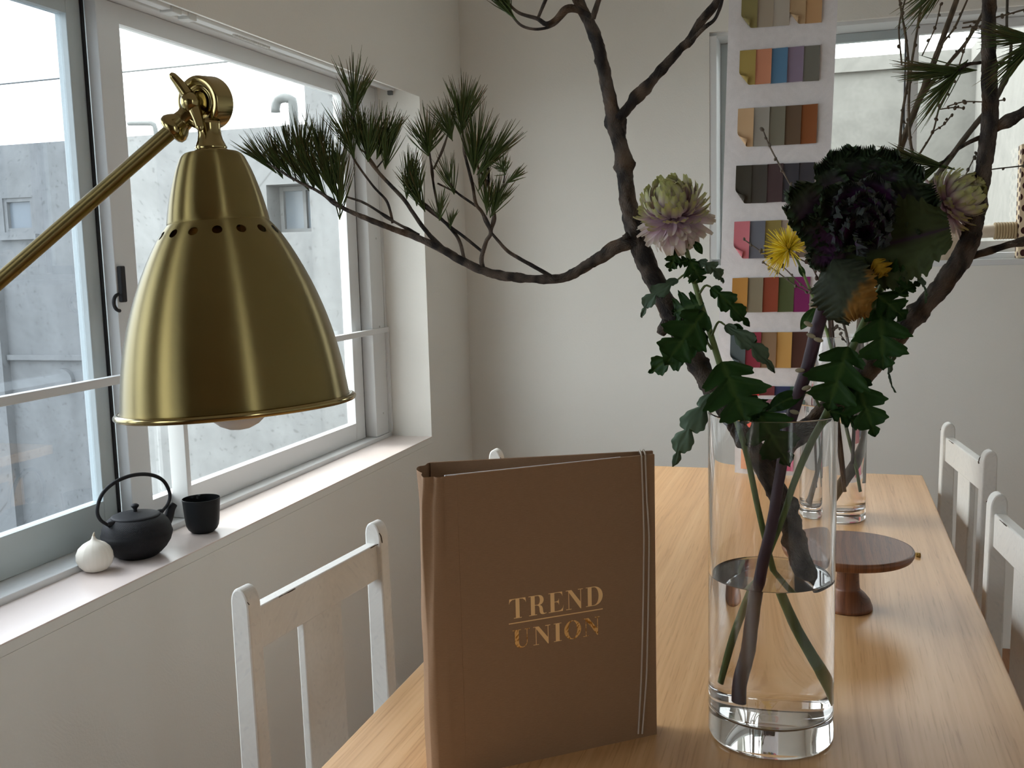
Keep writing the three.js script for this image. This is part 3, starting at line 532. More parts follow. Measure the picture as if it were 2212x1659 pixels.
// ---------- cake stand and crumb ----------
{
  const s = group('cake_stand', 'round dark wooden cake stand on a turned foot', 'stand', V(0.046, 0.73, -1.735));
  const plate = lathe([[0, 0.0865], [0.05, 0.086], [0.092, 0.089], [0.098, 0.091], [0.1005, 0.0925], [0.1, 0.094], [0.093, 0.102], [0.0985, 0.1035], [0.1025, 0.1045], [0.1035, 0.1035], [0.104, 0.102]].slice(0, 5).concat([[0.1035, 0.098], [0.104, 0.102], [0.1025, 0.105], [0.099, 0.1055], [0.06, 0.1045], [0, 0.1042]]), 96); metreUV(plate);
  add('plate', plate, M.teak, s);
  const foot = lathe([[0, 0], [0.039, 0], [0.0405, 0.002], [0.04, 0.006], [0.036, 0.017], [0.028, 0.027], [0.021, 0.033], [0.0195, 0.036], [0.0185, 0.045], [0.0178, 0.06], [0.019, 0.075], [0.022, 0.0865], [0, 0.0868]], 64);
  add('foot', metreUV(foot), M.teak, s);
  const c = [0, 1, 2, 3].map((i) => { const q = new THREE.IcosahedronGeometry(0.0035, 1); const p = q.attributes.position; for (let j = 0; j < p.count; j++) { const f = 1 + 0.5 * N3(p.getX(j) * 400 + i, p.getY(j) * 400, p.getZ(j) * 400); p.setXYZ(j, p.getX(j) * f, p.getY(j) * f, p.getZ(j) * f); } q.translate(i % 2 * 0.004, 0.003 + (i > 1 ? 0.003 : 0), (i >> 1) * 0.003); q.computeVertexNormals(); return q; });
  const cr = add('fallen_bud', c, std({ color: lin(0.36, 0.22, 0.05), roughness: 0.8 })); cr.position.set(0.181, 0.73, -2.06);
  tag(cr, 'tiny dried brown bud lying on the table beside the cake stand', 'bud');
}

// ---------- things on the sill ----------
{
  const s = 0.00094;
  const pot = group('cast_iron_teapot', 'small black cast iron teapot with an arched handle', 'teapot', V(-1.402, SILL, -1.80));
  add('body', lathe([[0, 0], [40, 0], [44, 2], [52, 8], [64, 20], [73, 34], [77, 46], [78.5, 52], [78, 55], [76.5, 58], [75, 68], [69, 80], [60, 89], [52, 93], [50, 92], [48, 88], [0, 88]].map(([r, y]) => [r * s, y * s]), 72), M.ironHatch, pot);
  const lid = add('lid', lathe([[0, 90], [52, 90], [54, 92.5], [53, 95], [48, 97], [30, 101], [10, 103], [0, 103]].map(([r, y]) => [r * s, y * s]), 64), M.iron, pot);
  add('knob', lathe([[0, 101], [5, 101], [4, 108], [6, 112], [9, 115], [9, 118], [5, 121], [0, 122]].map(([r, y]) => [r * s, y * s]), 10), M.iron, lid);
  const dir = V(0.34, 0, -0.94).normalize();
  const along = (a, y) => V(dir.x * a * s, y * s, dir.z * a * s);
  add('handle', limb([[along(-66, 84), 3.6 * s], [along(-87, 104), 3.9 * s], [along(-92, 128), 4 * s], [along(-77, 160), 4.2 * s], [along(-44, 180), 4.4 * s], [along(0, 187), 4.4 * s], [along(44, 180), 4.4 * s], [along(77, 160), 4.2 * s], [along(92, 128), 4 * s], [along(87, 104), 3.9 * s], [along(66, 86), 3.6 * s]], { sides: 12, step: 0.003 }), M.iron, pot);
  add('lug', [-1, 1].map((q) => limb([[along(q * 56, 86), 8 * s], [along(q * 64, 88), 7 * s], [along(q * 72, 90), 4 * s]], { sides: 10, step: 0.002 })), M.iron, pot);
  add('spout', limb([[along(62, 52), 17 * s], [along(76, 62), 14 * s], [along(86, 74), 11 * s], [along(93, 88), 9.5 * s], [along(103, 98), 7.5 * s]], { sides: 20, step: 0.002 }), M.iron, pot);

  const cup = group('tea_cup', 'black handleless cup with glossy inside on the sill', 'cup', V(-1.375, SILL, -2.0)); cup.scale.setScalar(1.05);
  add('body', lathe([[0, 0], [24, 0], [27, 2], [33, 8], [37, 16], [39, 28], [41, 50], [42.5, 70], [43.5, 80], [43.2, 81], [42.4, 81]].map(([r, y]) => [r * s, y * s]), 64), M.blackMatt, cup);
  add('inside', lathe([[0, 6], [22, 7], [33, 14], [37, 28], [39.5, 50], [41, 70], [42.4, 81]].map(([r, y]) => [r * s, y * s]), 64), phys({ color: lin(0.008, 0.009, 0.01), roughness: 0.06, side: THREE.DoubleSide }), cup);
  // rounded bulb with papery skin
  const g = lathe([[0, 0], [14, 0.5], [25, 5], [34, 15], [38, 28], [37, 40], [32, 52], [23, 61], [14, 66], [8, 69], [4.5, 73], [3, 78], [1.2, 80], [0, 80]].map(([r, y]) => [r * s, y * s]), 72);
  const p = g.attributes.position, col = [];
  for (let i = 0; i < p.count; i++) {
    const x = p.getX(i), y = p.getY(i), z = p.getZ(i), a = Math.atan2(z, x), hgt = y / (80 * s), rib = 0.012 * Math.sin(a * 13) * smooth(0.2, 0.9, hgt) + 0.05 * Math.max(0, Math.cos(a - 2.1)) * smooth(0.1, 0.5, hgt) * (1 - smooth(0.75, 0.95, hgt));
    const f = 1 + rib + 0.02 * N3(x * 60, y * 60, z * 60); p.setXYZ(i, x * f, y, z * f);
    const k = 0.5 + 0.5 * N3(Math.cos(a) * 6, hgt * 1.5, Math.sin(a) * 6); col.push(mix(0.74, 0.82, k), mix(0.69, 0.78, k), mix(0.6, 0.7, k));
  }
  g.setAttribute('color', new THREE.Float32BufferAttribute(col, 3)); g.computeVertexNormals();
  const b = group('garlic_bulb', 'round white garlic-like bulb with a pointed tip, left of the teapot', 'bulb', V(-1.418, SILL, -1.685));
  add('body', g, M.bulbSkin, b);
  add('tip', limb([[V(0, 76 * s, 0), 3 * s], [V(1 * s, 82 * s, 0), 2.2 * s], [V(3 * s, 87 * s, 0), 1 * s]], { sides: 8, step: 0.001, colour: () => [0.6, 0.52, 0.4] }), M.bulbSkin, b);
}
// ---------- sample banner ----------
{
  const ZN = -2.7, ban = group('sample_banner', 'long white hanging banner with rows of colour swatches', 'banner', V(-0.12, 0.73, ZN));
  const O = V(-0.12, 0.73, ZN);
  const yTop = 2.5, yBot = 0.735, drift = (y) => -0.134 + (y - 0.94) * 0.0315;      // it hangs a little aslant
  const bend = (x, y) => 0.004 * Math.sin(x * 16 + y * 2) + 0.003 * N3(x * 9, y * 4, 5) + 0.0012 * N3(x * 30, y * 22, 8);
  const nx = 26, ny = 190, pos = [], idx = [], uv = [], half = 0.13, th = 0.0006;
  for (const side of [0, 1]) for (let i = 0; i <= ny; i++) for (let j = 0; j <= nx; j++) { const y = mix(yBot, yTop, i / ny), x = (j / nx * 2 - 1) * half; pos.push(x + drift(y) - O.x, y - O.y, bend(x, y) - side * th); uv.push(x, y); }
  const w = nx + 1, cnt = w * (ny + 1);
  for (let i = 0; i < ny; i++) for (let j = 0; j < nx; j++) { const a = i * w + j; idx.push(a, a + 1, a + w, a + 1, a + w + 1, a + w, cnt + a, cnt + a + w, cnt + a + 1, cnt + a + 1, cnt + a + w, cnt + a + w + 1); }
  const g = new THREE.BufferGeometry(); g.setAttribute('position', new THREE.Float32BufferAttribute(pos, 3)); g.setAttribute('uv', new THREE.Float32BufferAttribute(uv, 2)); g.setIndex(idx); g.computeVertexNormals();
  const cloth = texture(256, 256, (u, v) => { const s = 0.9 + 0.02 * tile(u, v, 20, 20) + 0.02 * tile(u, v, 3, 3, 4); return [s, s * 0.99, s * 1.0]; });
  add('sheet', g, std({ map: per(cloth, 4, 4), roughness: 0.9, side: THREE.DoubleSide }), ban);
  const rod = new THREE.CylinderGeometry(0.008, 0.008, 0.3, 16); rod.rotateZ(Math.PI / 2); rod.translate(drift(yTop) - O.x, yTop - O.y, 0); add('hanging_rod', rod, M.window, ban);
  add('cord', [-1, 1].map((q) => limb([[V(drift(yTop) - O.x + q * 0.14, yTop - O.y, 0), 0.001], [V(drift(yTop) - O.x + q * 0.14, HC - O.y, 0), 0.001]], { sides: 6 })), M.elastic, ban);
  const rows = [
    [-14, 62, ['#7d7446', '#9a9080', '#a29b90', '#a98f6d', '#b08b62'], [0, 3]],
    [112, 186, ['#9a8646', '#bd8063', '#4a7191', '#7d6f84', '#65645c'], [0]],
    [238, 320, ['#b89a76', '#8c8880', '#6d6a5c', '#594531', '#7e461b'], [0]],
    [362, 443, ['#2e291d', '#3a3630', '#3d2b2d', '#2c2b33', '#35333a'], [0]],
    [484, 563, ['#b4646d', '#5a5d67', '#7a6b33', '#94867b', '#6b5c52'], [0]],
    [607, 680, ['#a06f24', '#7a705b', '#803519', '#47502a', '#701053'], [0]],
    [725, 800, ['#3f4a4d', '#76172d', '#765c42', '#b08747', '#432217'], [0]],
    [842, 860, ['#b9262f', '#b9262f', '#581419', '#1d2850', '#2c4d3e'], []],
    [870, 900, ['#94303a', '#7a2a35', '#76505a', '#2e3954', '#4c5b57'], []],
    [925, 962, ['#d9573d', '#5b2d20', '#37443f', '#283049', '#8d3a4d'], []],
    [985, 1028, ['#d99b72', '#c9703f', '#83846a', '#b95274', '#c24d78'], []],
  ];
  const cache = {}, swMat = (hex) => (cache[hex] ??= std({ color: new THREE.Color(hex).multiplyScalar(1.25), roughness: 0.62, side: THREE.DoubleSide }));
  for (const [p0, p1, cols, curled] of rows) {
    const y1 = onZ(1680, p0 - 8, ZN).y, y0 = onZ(1680, p1 - 6, ZN).y, W = 0.192 / 5;
    cols.forEach((hex, i) => {
      const n = curled.includes(i) ? 14 : 6, pp = [], ii = [], uu = [];
      const sag = rr(-0.0012, 0.0012), lift = rr(0.002, 0.004);
      for (let a = 0; a <= n; a++) for (let b = 0; b <= n; b++) {
        let lx = b / n * W * 1.03, ly = (1 - a / n) * (y1 - y0); let z = 0.0016 + lift * Math.pow(b / n, 2) * 0.9 + i * 0.0002 + 0.0015 * Math.sin(a / n * Math.PI) * (i % 2 ? 0.3 : 0.8);
        if (curled.includes(i)) { // the loose lower corner rolls forward
          const hgt = y1 - y0, mx0 = hgt * 0.45, my0 = W * 0.8, ml = Math.hypot(mx0, my0), mx = mx0 / ml, my = my0 / ml, d = (W * 0.8 - lx) * mx - ly * my;
          if (d > 0) { const R = 0.0055, th2 = d / R, q = th2 < 2.7 ? R * Math.sin(th2) : R * Math.sin(2.7) - (d - 2.7 * R) * 0.9; lx += mx * (d - q); ly += my * (d - q); z += th2 < 2.7 ? R * (1 - Math.cos(th2)) : R * 1.9; }
        }
        const y = y0 + ly + sag * (b / n), x = -0.096 + i * W + lx - 0.003;
        pp.push(x + drift(y) - O.x, y - O.y, bend(x, y) + z); uu.push(lx, ly);
      }
      for (let a = 0; a < n; a++) for (let b = 0; b < n; b++) { const q = a * (n + 1) + b; ii.push(q, q + n + 1, q + 1, q + 1, q + n + 1, q + n + 2); }
      const sgeo = new THREE.BufferGeometry(); sgeo.setAttribute('position', new THREE.Float32BufferAttribute(pp, 3)); sgeo.setAttribute('uv', new THREE.Float32BufferAttribute(uu, 2)); sgeo.setIndex(ii); sgeo.computeVertexNormals();
      add('swatch', sgeo, swMat(hex), ban);
    });
  }
}

// ---------- things on the back sill ----------
{
  const y = BW.y0, z = ZB - 0.06;
  const dots = texture(256, 512, (u, v) => { const gx = u * 4, gy = v * 8, row = Math.floor(gy), fx = ((gx + (row % 2) * 0.5) % 1) - 0.5, fy = (gy % 1) - 0.5; const d = Math.hypot(fx, fy) < 0.3; return d ? [0.24, 0.08, 0.06] : [0.9, 0.82, 0.7]; });
  const b = add('spotted_box', box(-0.06, 0.06, 0, 0.37, -0.03, 0.03, 0.004), std({ map: per(dots, 1 / 0.12, 1 / 0.29), roughness: 0.8 })); b.position.set(0.674, y, z);
  tag(b, 'cream upright box with dark red polka dots on the back sill', 'box');
  const h = group('wooden_stand', 'beige wooden stand with a rattan wrapped crossbar on the back sill', 'stand', V(0.43, y, z));
  const beige = std({ color: lin(0.62, 0.52, 0.4), roughness: 0.6 });
  add('post', limb([[V(-0.06, 0, 0), 0.05], [V(-0.045, 0.03, 0), 0.043], [V(-0.015, 0.09, 0), 0.034], [V(0.0, 0.125, 0), 0.03]], { sides: 20, step: 0.01 }), beige, h);
  const bar = add('crossbar', limb([[V(0.0, 0.09, 0), 0.021], [V(0.08, 0.091, 0), 0.021], [V(0.18, 0.095, 0), 0.021]], { sides: 20, step: 0.02 }), beige, h);
  const wr = []; for (let i = 0; i < 8; i++) { const t = new THREE.TorusGeometry(0.024, 0.005, 8, 24); t.rotateY(Math.PI / 2); t.translate(0.118 + i * 0.0085, 0.0925, 0); wr.push(t); }
  add('rattan_wrap', wr, std({ color: lin(0.42, 0.31, 0.17), roughness: 0.7 }), bar);
}

// ---------- plants ----------
const mmpx = (z) => -z / FOCAL / 0.96;                        // metres for a photo pixel at that z, roughly
const px = (x, y, z) => onZ(x, y, z);
const barkColour = (t, a, p, off) => { const k = 0.5 + 0.5 * N3(p.x * 90 + off, p.y * 40, p.z * 90), q = smooth(0.15, 0.5, N3(p.x * 28, p.y * 28 + off, p.z * 28)); const m = smooth(0.3, 0.75, k); return [mix(0.02, 0.15, m) + 0.05 * q, mix(0.016, 0.115, m) + 0.02 * q, mix(0.014, 0.09, m)]; };
const twigColour = (c) => (t, a, p, off) => { const k = 0.75 + 0.5 * N3(p.x * 120 + off, p.y * 60, p.z * 120); return c.map((v) => v * k); };

// pine limbs: photo x, y, width in px; z given per limb
const Z1 = V1.z;
const pine = group('pine_branch', 'tall forked pine branch with needle tufts standing in the wide vase', 'branch', V1.clone().setY(0.78));
const rel1 = (v) => v.sub(pine.position);
function path(list, z0, z1, scale = 1) { return list.map(([x, y, w], i) => { const z = mix(z0, z1, i / (list.length - 1)); return [rel1(px(x, y, z)), w * 0.5 * mmpx(z) * scale]; }); }
const limbOf = (name, list, z0, z1, o = {}) => add(name, limb(path(list, z0, z1), { sides: 12, step: 0.003, lump: 0.2, knobs: 0.6, colour: barkColour, tension: 0.5, ...o }), M.bark, pine);
limbOf('trunk', [[1752, 1262, 40], [1735, 1225, 46], [1706, 1130, 44], [1672, 1050, 40], [1640, 990, 40], [1596, 925, 38], [1545, 850, 42], [1482, 740, 41], [1430, 640, 38], [1388, 545, 42], [1362, 460, 36], [1346, 350, 31], [1328, 265, 31], [1312, 190, 26], [1288, 85, 25], [1258, 20, 23], [1232, -40, 20]], Z1 - 0.01, Z1 + 0.0, { sides: 18 });
limbOf('side_trunk', [[1650, 1012, 36], [1700, 962, 42], [1762, 908, 40], [1830, 850, 46], [1880, 792, 42], [1960, 700, 37], [2040, 612, 37], [2086, 540, 38], [2110, 450, 31], [2130, 330, 29], [2139, 250, 31], [2136, 150, 26], [2136, 60, 24], [2138, -40, 22]], Z1 - 0.012, Z1 - 0.05, { sides: 16 });
limbOf('bough', [[1384, 520, 30], [1340, 530, 29], [1290, 560, 25], [1240, 590, 21], [1200, 603, 19], [1120, 600, 17], [1060, 590, 18], [1000, 565, 19], [960, 541, 17], [900, 513, 14], [832, 488, 13], [782, 468, 11], [740, 449, 9], [690, 415, 7], [640, 390, 6], [600, 366, 5], [576, 352, 4]], Z1 + 0.0, Z1 + 0.03);
limbOf('bough', [[1335, 258, 22], [1380, 205, 21], [1430, 150, 19], [1470, 105, 17], [1490, 88, 19], [1512, 50, 19], [1545, 10, 17], [1575, -40, 15]], Z1, Z1 - 0.03);
const sprigs = [
  [[1203, 604, 9], [1150, 574, 9], [1100, 545, 8], [1076, 520, 7], [1062, 504, 6]],
  [[962, 541, 10], [925, 505, 10], [892, 460, 9], [870, 428, 9], [820, 375, 8], [792, 335, 6], [790, 320, 4]],
  [[1046, 588, 10], [1040, 560, 10], [1050, 522, 9], [1060, 500, 9], [1042, 460, 8], [1028, 440, 8], [1020, 395, 7], [1004, 330, 6], [997, 255, 4]],
  [[1060, 502, 8], [1067, 460, 7], [1054, 400, 6], [1032, 360, 5], [1027, 340, 4]],
  [[1054, 400, 5], [1056, 370, 4], [1050, 352, 3]], [[1066, 460, 6], [1068, 446, 4]],
  [[1004, 566, 8], [992, 520, 8], [970, 490, 7], [942, 462, 6], [906, 434, 5]],
  [[1046, 547, 7], [1000, 510, 7], [960, 480, 6], [912, 442, 6], [881, 402, 4]],
  [[1028, 445, 6], [986, 415, 5], [973, 396, 4]], [[986, 416, 4], [945, 396, 4]],
  [[946, 446, 6], [936, 395, 5], [930, 345, 5], [924, 312, 4]], [[937, 365, 5], [955, 325, 4], [970, 283, 4]],
  [[849, 482, 6], [836, 436, 6], [806, 402, 5], [766, 346, 5], [756, 314, 4]],
  [[738, 449, 6], [722, 392, 5], [700, 350, 4], [690, 330, 3]], [[905, 508, 7], [850, 478, 6], [790, 440, 6], [748, 425, 4]],
  [[792, 332, 4], [776, 318, 4], [764, 280, 4], [763, 215, 4]], [[812, 365, 4], [834, 338, 3]],
  [[700, 420, 5], [672, 376, 4], [650, 346, 3]], [[640, 390, 4], [628, 340, 3]], [[745, 452, 5], [736, 448, 4], [733, 430, 3]],
  [[1087, 395, 3], [1090, 380, 3], [1086, 364, 2]], [[1060, 430, 4], [1090, 400, 3], [1104, 386, 3]],
  [[1278, 38, 14], [1262, 28, 12], [1230, 20, 11], [1200, 42, 10], [1180, 52, 11], [1160, 40, 8], [1122, 28, 7], [1100, 8, 5], [1088, -15, 4]],
  [[1225, 26, 6], [1196, 54, 6], [1160, 63, 6], [1128, 56, 6], [1108, 36, 5], [1100, 22, 3]], [[1162, 40, 7], [1170, 20, 7], [1184, -10, 6]],
  [[1280, 40, 13], [1290, 8, 11], [1304, -30, 10]], [[1490, 92, 9], [1520, 62, 8], [1545, 40, 7], [1560, 0, 6], [1566, -20, 5]],
];
for (const s of sprigs) limbOf('twig', s, Z1 + 0.012, Z1 + 0.02, { sides: 7, lump: 0.12, knobs: 0.9 });
for (const s of [[[2140, 280, 20], [2175, 262, 21], [2215, 240, 20], [2262, 205, 17]], [[2132, 292, 9], [2098, 305, 8], [2076, 318, 6], [2052, 335, 5], [2030, 358, 4]], [[2088, 556, 14], [2130, 545, 14], [2175, 530, 14], [2215, 520, 14], [2262, 505, 12]], [[2118, 135, 6], [2088, 140, 6], [2072, 152, 4]], [[2140, 136, 6], [2200, 132, 5], [2222, 110, 4]]]) limbOf('twig', s, Z1 - 0.045, Z1 - 0.02, { sides: 8, knobs: 0.9 });
limbOf('cut_stub', [[1440, 692, 20], [1432, 712, 24], [1426, 722, 16]], Z1 + 0.012, Z1 + 0.016);
limbOf('cut_stub', [[1358, 506, 14], [1350, 512, 13], [1345, 512, 9]], Z1 + 0.012, Z1 + 0.012);
// needle tufts: base x, y, direction, length, spread, number
function tuft(bx, by, dx, dy, len, spread, count, z, dz = 0) {
  const c = rel1(px(bx, by, z)), s = mmpx(z), upv = V(0, 1, 0).applyQuaternion(camera.quaternion), rt = V(1, 0, 0).applyQuaternion(camera.quaternion), fw = V(0, 0, 1).applyQuaternion(camera.quaternion);
  const d0 = rt.clone().multiplyScalar(dx).addScaledVector(upv, -dy).addScaledVector(fw, dz).normalize();
  const pos = [], col = [], idx = [];
  count = Math.round(count * 1.3);
  for (let i = 0; i < count; i++) {
    const side = V(rr(-1, 1), rr(-1, 1), rr(-1, 1)); side.sub(d0.clone().multiplyScalar(side.dot(d0))).normalize();
    const ang = spread * Math.PI / 180 * Math.sqrt(rnd()) * 1.05, d = d0.clone().multiplyScalar(Math.cos(ang)).addScaledVector(side, Math.sin(ang)), L = len * s * rr(0.72, 1.05);
    const o = c.clone().addScaledVector(d0, rr(-0.32, 0.22) * len * s), curl = upv.clone().multiplyScalar(rr(-0.02, 0.1) * L).addScaledVector(side, -ang * 0.12 * L);
    const r = rr(0.0005, 0.0008), x = d.clone().cross(fw).normalize(), y = d.clone().cross(x), at = pos.length / 3;
    const brown = Math.pow(rnd(), 2.2), g = rr(0.75, 1.25);
    for (let k = 0; k <= 3; k++) {
      const t = k / 3, p = o.clone().addScaledVector(d, L * t).addScaledVector(curl, t * t), rad = r * (k === 3 ? 0.25 : 1);
      for (let q = 0; q < 3; q++) { const a = q / 3 * Math.PI * 2, v = p.clone().addScaledVector(x, Math.cos(a) * rad).addScaledVector(y, Math.sin(a) * rad); pos.push(v.x, v.y, v.z);
        const m = brown * smooth(0.45, 1, t); col.push(mix(0.075 * g, 0.26, m), mix(0.125 * g, 0.12, m), mix(0.03 * g, 0.05, m)); }
    }
    for (let k = 0; k < 3; k++) for (let q = 0; q < 3; q++) { const a = at + k * 3 + q, b = at + k * 3 + (q + 1) % 3; idx.push(a, b, a + 3, b, b + 3, a + 3); }
  }
  const g = new THREE.BufferGeometry(); g.setAttribute('position', new THREE.Float32BufferAttribute(pos, 3)); g.setAttribute('color', new THREE.Float32BufferAttribute(col, 3)); g.setIndex(idx); g.computeVertexNormals();
  const m = add('needle_tuft', g, M.needle, pine); m.userData.kind = 'stuff';
}
const zt = Z1 + 0.02;
for (const t of [
  [763, 222, 0.02, -1, 98, 40, 60], [796, 322, 0.05, -1, 92, 38, 75], [822, 318, 0.35, -1, 88, 30, 55], [836, 338, 0.15, -1, 92, 28, 45], [756, 316, -0.35, -1, 92, 34, 60], [775, 300, -0.1, -1, 80, 30, 35],
  [578, 356, -0.75, -0.75, 88, 22, 45], [600, 362, -0.45, -1, 88, 26, 55], [628, 345, -0.35, -1, 86, 30, 50], [650, 350, -0.05, -1, 105, 26, 55], [672, 378, -0.2, -1, 110, 24, 55], [690, 400, -0.55, -0.9, 105, 22, 45], [712, 388, -0.2, -1, 108, 26, 55], [692, 334, -0.15, -1, 92, 28, 45], [735, 440, 0.05, -1, 118, 26, 34], [722, 410, -0.45, -1, 90, 20, 34], [730, 380, -0.05, -1, 95, 28, 40], [622, 372, -0.5, -0.8, 80, 22, 35], [655, 392, -0.5, -0.8, 85, 20, 35],
  [924, 314, -0.05, -1, 76, 52, 75], [970, 284, -0.35, -1, 72, 38, 45], [998, 262, 0.12, -1, 96, 38, 80], [1027, 342, 0.12, -1, 110, 34, 85], [1050, 355, 0.75, -0.85, 96, 24, 50], [1086, 366, -0.3, -0.6, 40, 75, 30], [1104, 388, 0.75, -0.6, 42, 34, 16], [1067, 450, 0.4, -1, 70, 34, 45], [1050, 446, -0.05, -1, 62, 34, 36], [973, 398, -0.35, -1, 74, 34, 22], [882, 405, 0.15, -1, 84, 26, 45], [908, 436, -0.45, -1, 84, 28, 45], [900, 420, 0.0, -1, 80, 22, 30], [949, 462, 0.05, -1, 52, 42, 24], [973, 485, 0.1, -1, 34, 40, 16], [1038, 398, 0.35, -1, 52, 30, 20],
  [1102, 30, -0.8, -0.8, 70, 20, 26], [1095, 5, -0.5, -1, 60, 34, 30],
]) tuft(...t, zt);
for (const t of [[2068, 153, -1, 0.06, 122, 13, 55], [2064, 160, -0.68, 0.75, 118, 17, 45], [2030, 358, -1, -0.22, 108, 12, 36], [2026, 360, -0.85, 0.62, 108, 11, 30], [2040, -40, -0.75, 0.8, 112, 22, 50], [2226, 85, -1, -0.02, 100, 17, 50], [2224, 100, -0.85, 0.75, 110, 17, 40]]) tuft(...t, Z1 - 0.03, 0.1);

// leaves
function leaf(base, tip, normal, width, { kind = 'mum', bend = 0, droop = 0, cup = 0, twist = 0, ruffle = 0, seedN = 0, colour, rows = 64, cols = 12 }) {
  const yv = tip.clone().sub(base), L = yv.length(); yv.normalize();
  const nv = normal.clone().sub(yv.clone().multiplyScalar(normal.dot(yv))).normalize(), xv = yv.clone().cross(nv);
  const pos = [], col = [], idx = [], uv = [];
  for (let i = 0; i <= rows; i++) for (let j = 0; j <= cols; j++) {
    const t = i / rows, s = j / cols * 2 - 1, as = Math.abs(s), sd = s < 0 ? 1.7 : 0;
    let w, fwd;
    if (kind === 'mum') {
      const env = Math.pow(Math.sin(Math.PI * Math.pow(clamp(t * 0.97 + 0.03), 0.72)), 0.75);
      const lob = Math.abs(Math.sin((t * 3.15 + 0.1 + sd * 0.06 + seedN * 0.07) * Math.PI)), teeth = 0.055 * Math.sin(t * 62 + sd + seedN);
      w = env * (0.27 + 0.73 * Math.pow(lob, 0.6)) + teeth * env; w = Math.max(w, 0.035); fwd = 0.42;
    } else if (kind === 'kale') {
      w = Math.pow(Math.sin(Math.PI * clamp(Math.pow(t, 0.85) * 0.93 + 0.02)), 0.6) * (1 + 0.05 * Math.sin(t * 60 + sd + seedN) + 0.05 * Math.sin(t * 97 + sd * 2 + seedN) + 0.16 * N3(t * 9, sd, seedN)); fwd = 0.12;
    } else { w = Math.pow(Math.sin(Math.PI * clamp(t * 0.97 + 0.02)), 0.8); fwd = 0.05; }
    const edge = as, x = s * w * width / 2;
    let y = t * L + fwd * as * w * width / 2 * (kind === 'mum' ? (t < 0.85 ? 1 : (1 - t) / 0.15) : 1 - t);
    let z = bend * Math.sin(Math.PI * t) * L - droop * t * t * L + cup * as * as * width;
    if (ruffle) { z += ruffle * Math.pow(edge, 3) * (Math.sin(t * 34 + sd * 3 + seedN * 2) + 0.7 * Math.sin(t * 71 + seedN)) + ruffle * smooth(0.75, 1, t) * Math.sin(s * 24 + seedN); y += ruffle * 0.6 * smooth(0.8, 1, t) * Math.cos(s * 31 + seedN); }
    z += 0.0012 * N3(t * 7 + seedN, s * 4, 2) + (kind === 'mum' ? -0.0012 * Math.exp(-as * 14) + 0.0014 * Math.sin(t * 20 - as * 6) * as : 0);
    const tw = twist * t, xr = x * Math.cos(tw) - z * 0, zr = z + x * Math.sin(tw);
    const p = base.clone().addScaledVector(xv, xr).addScaledVector(yv, y).addScaledVector(nv, zr);
    pos.push(p.x, p.y, p.z); uv.push(x, y); const c = colour(t, s, seedN); col.push(...c);
  }
  const w2 = cols + 1;
  for (let i = 0; i < rows; i++) for (let j = 0; j < cols; j++) { const a = i * w2 + j; idx.push(a, a + 1, a + w2, a + 1, a + w2 + 1, a + w2); }
  const g = new THREE.BufferGeometry(); g.setAttribute('position', new THREE.Float32BufferAttribute(pos, 3)); g.setAttribute('color', new THREE.Float32BufferAttribute(col, 3)); g.setAttribute('uv', new THREE.Float32BufferAttribute(uv, 2)); g.setIndex(idx); g.computeVertexNormals();
  return g;
}
const mumGreen = (t, s, n) => { const vein = Math.exp(-Math.abs(s) * 26) * 0.8 + 0.35 * Math.exp(-Math.pow(Math.sin((t * 3.15 - Math.abs(s) * 0.35 + n * 0.07) * Math.PI) * 7, 2)) * (1 - Math.abs(s)), k = 1 + 0.25 * N3(t * 5, s * 4, n * 3); return [mix(0.017 * k, 0.06, vein), mix(0.055 * k, 0.115, vein), mix(0.007 * k, 0.022, vein)]; };
const undersideGreen = (t, s, n) => { const k = 1 + 0.2 * N3(t * 6, s * 5, n * 3); return [0.095 * k, 0.145 * k, 0.09 * k]; };
const toCamera = (p) => camera.position.clone().sub(p).normalize();
function mumLeaf(parent, b, t, w, z, o = {}) {
  const zb = z, ztip = z + (o.dz ?? 0), B = px(b[0], b[1], zb), T = px(t[0], t[1], ztip), n = toCamera(B).addScaledVector(V(1, 0, 0), o.nx ?? 0).addScaledVector(V(0, 1, 0), o.ny ?? 0.25);
  const opt = { bend: 0.1, cup: 0.06, seedN: rr(0, 9), colour: mumGreen, ...o }, away = n.clone().normalize().multiplyScalar(-0.0004), sheet = (c) => leaf(B.clone().sub(parent.position), T.clone().sub(parent.position), n, w * mmpx(z), { ...opt, colour: c });
  // two skins: dark upper face, paler woolly underside; a leaf that has turned over shows the latter
  const near = sheet(o.under ? undersideGreen : mumGreen), far = sheet(o.under ? mumGreen : undersideGreen); far.translate(away.x, away.y, away.z);
  const g = mergeAll([near, far]);
  const m = add('leaf', g, M.leaf, parent);
  if (o.from) add('petiole', limb([[px(o.from[0], o.from[1], zb).sub(parent.position), 0.0016], [px((o.from[0] + b[0]) / 2 + (o.hx ?? 0), (o.from[1] + b[1]) / 2 + (o.hy ?? -8), zb).sub(parent.position), 0.0014], [B.sub(parent.position), 0.0011]], { sides: 7, step: 0.003, colour: () => [0.09, 0.13, 0.035] }), M.stem, m);
  return m;
}
const stemColour = (c) => (t, a, p, off) => { const k = 0.85 + 0.3 * N3(p.x * 200 + off, p.y * 30, p.z * 200); return c.map((v) => v * k); };
function stemOf(parent, list, z, c, name = 'stem') { return add(name, limb(list.map(([x, y, w, dz]) => [px(x, y, z + (dz ?? 0)).sub(parent.position), w / 2 * mmpx(z) * (parent.name.startsWith('ornamental') ? 0.7 : 0.8)]), { sides: 12, step: 0.005, lump: 0.05, colour: stemColour(c) }), M.stem, parent); }

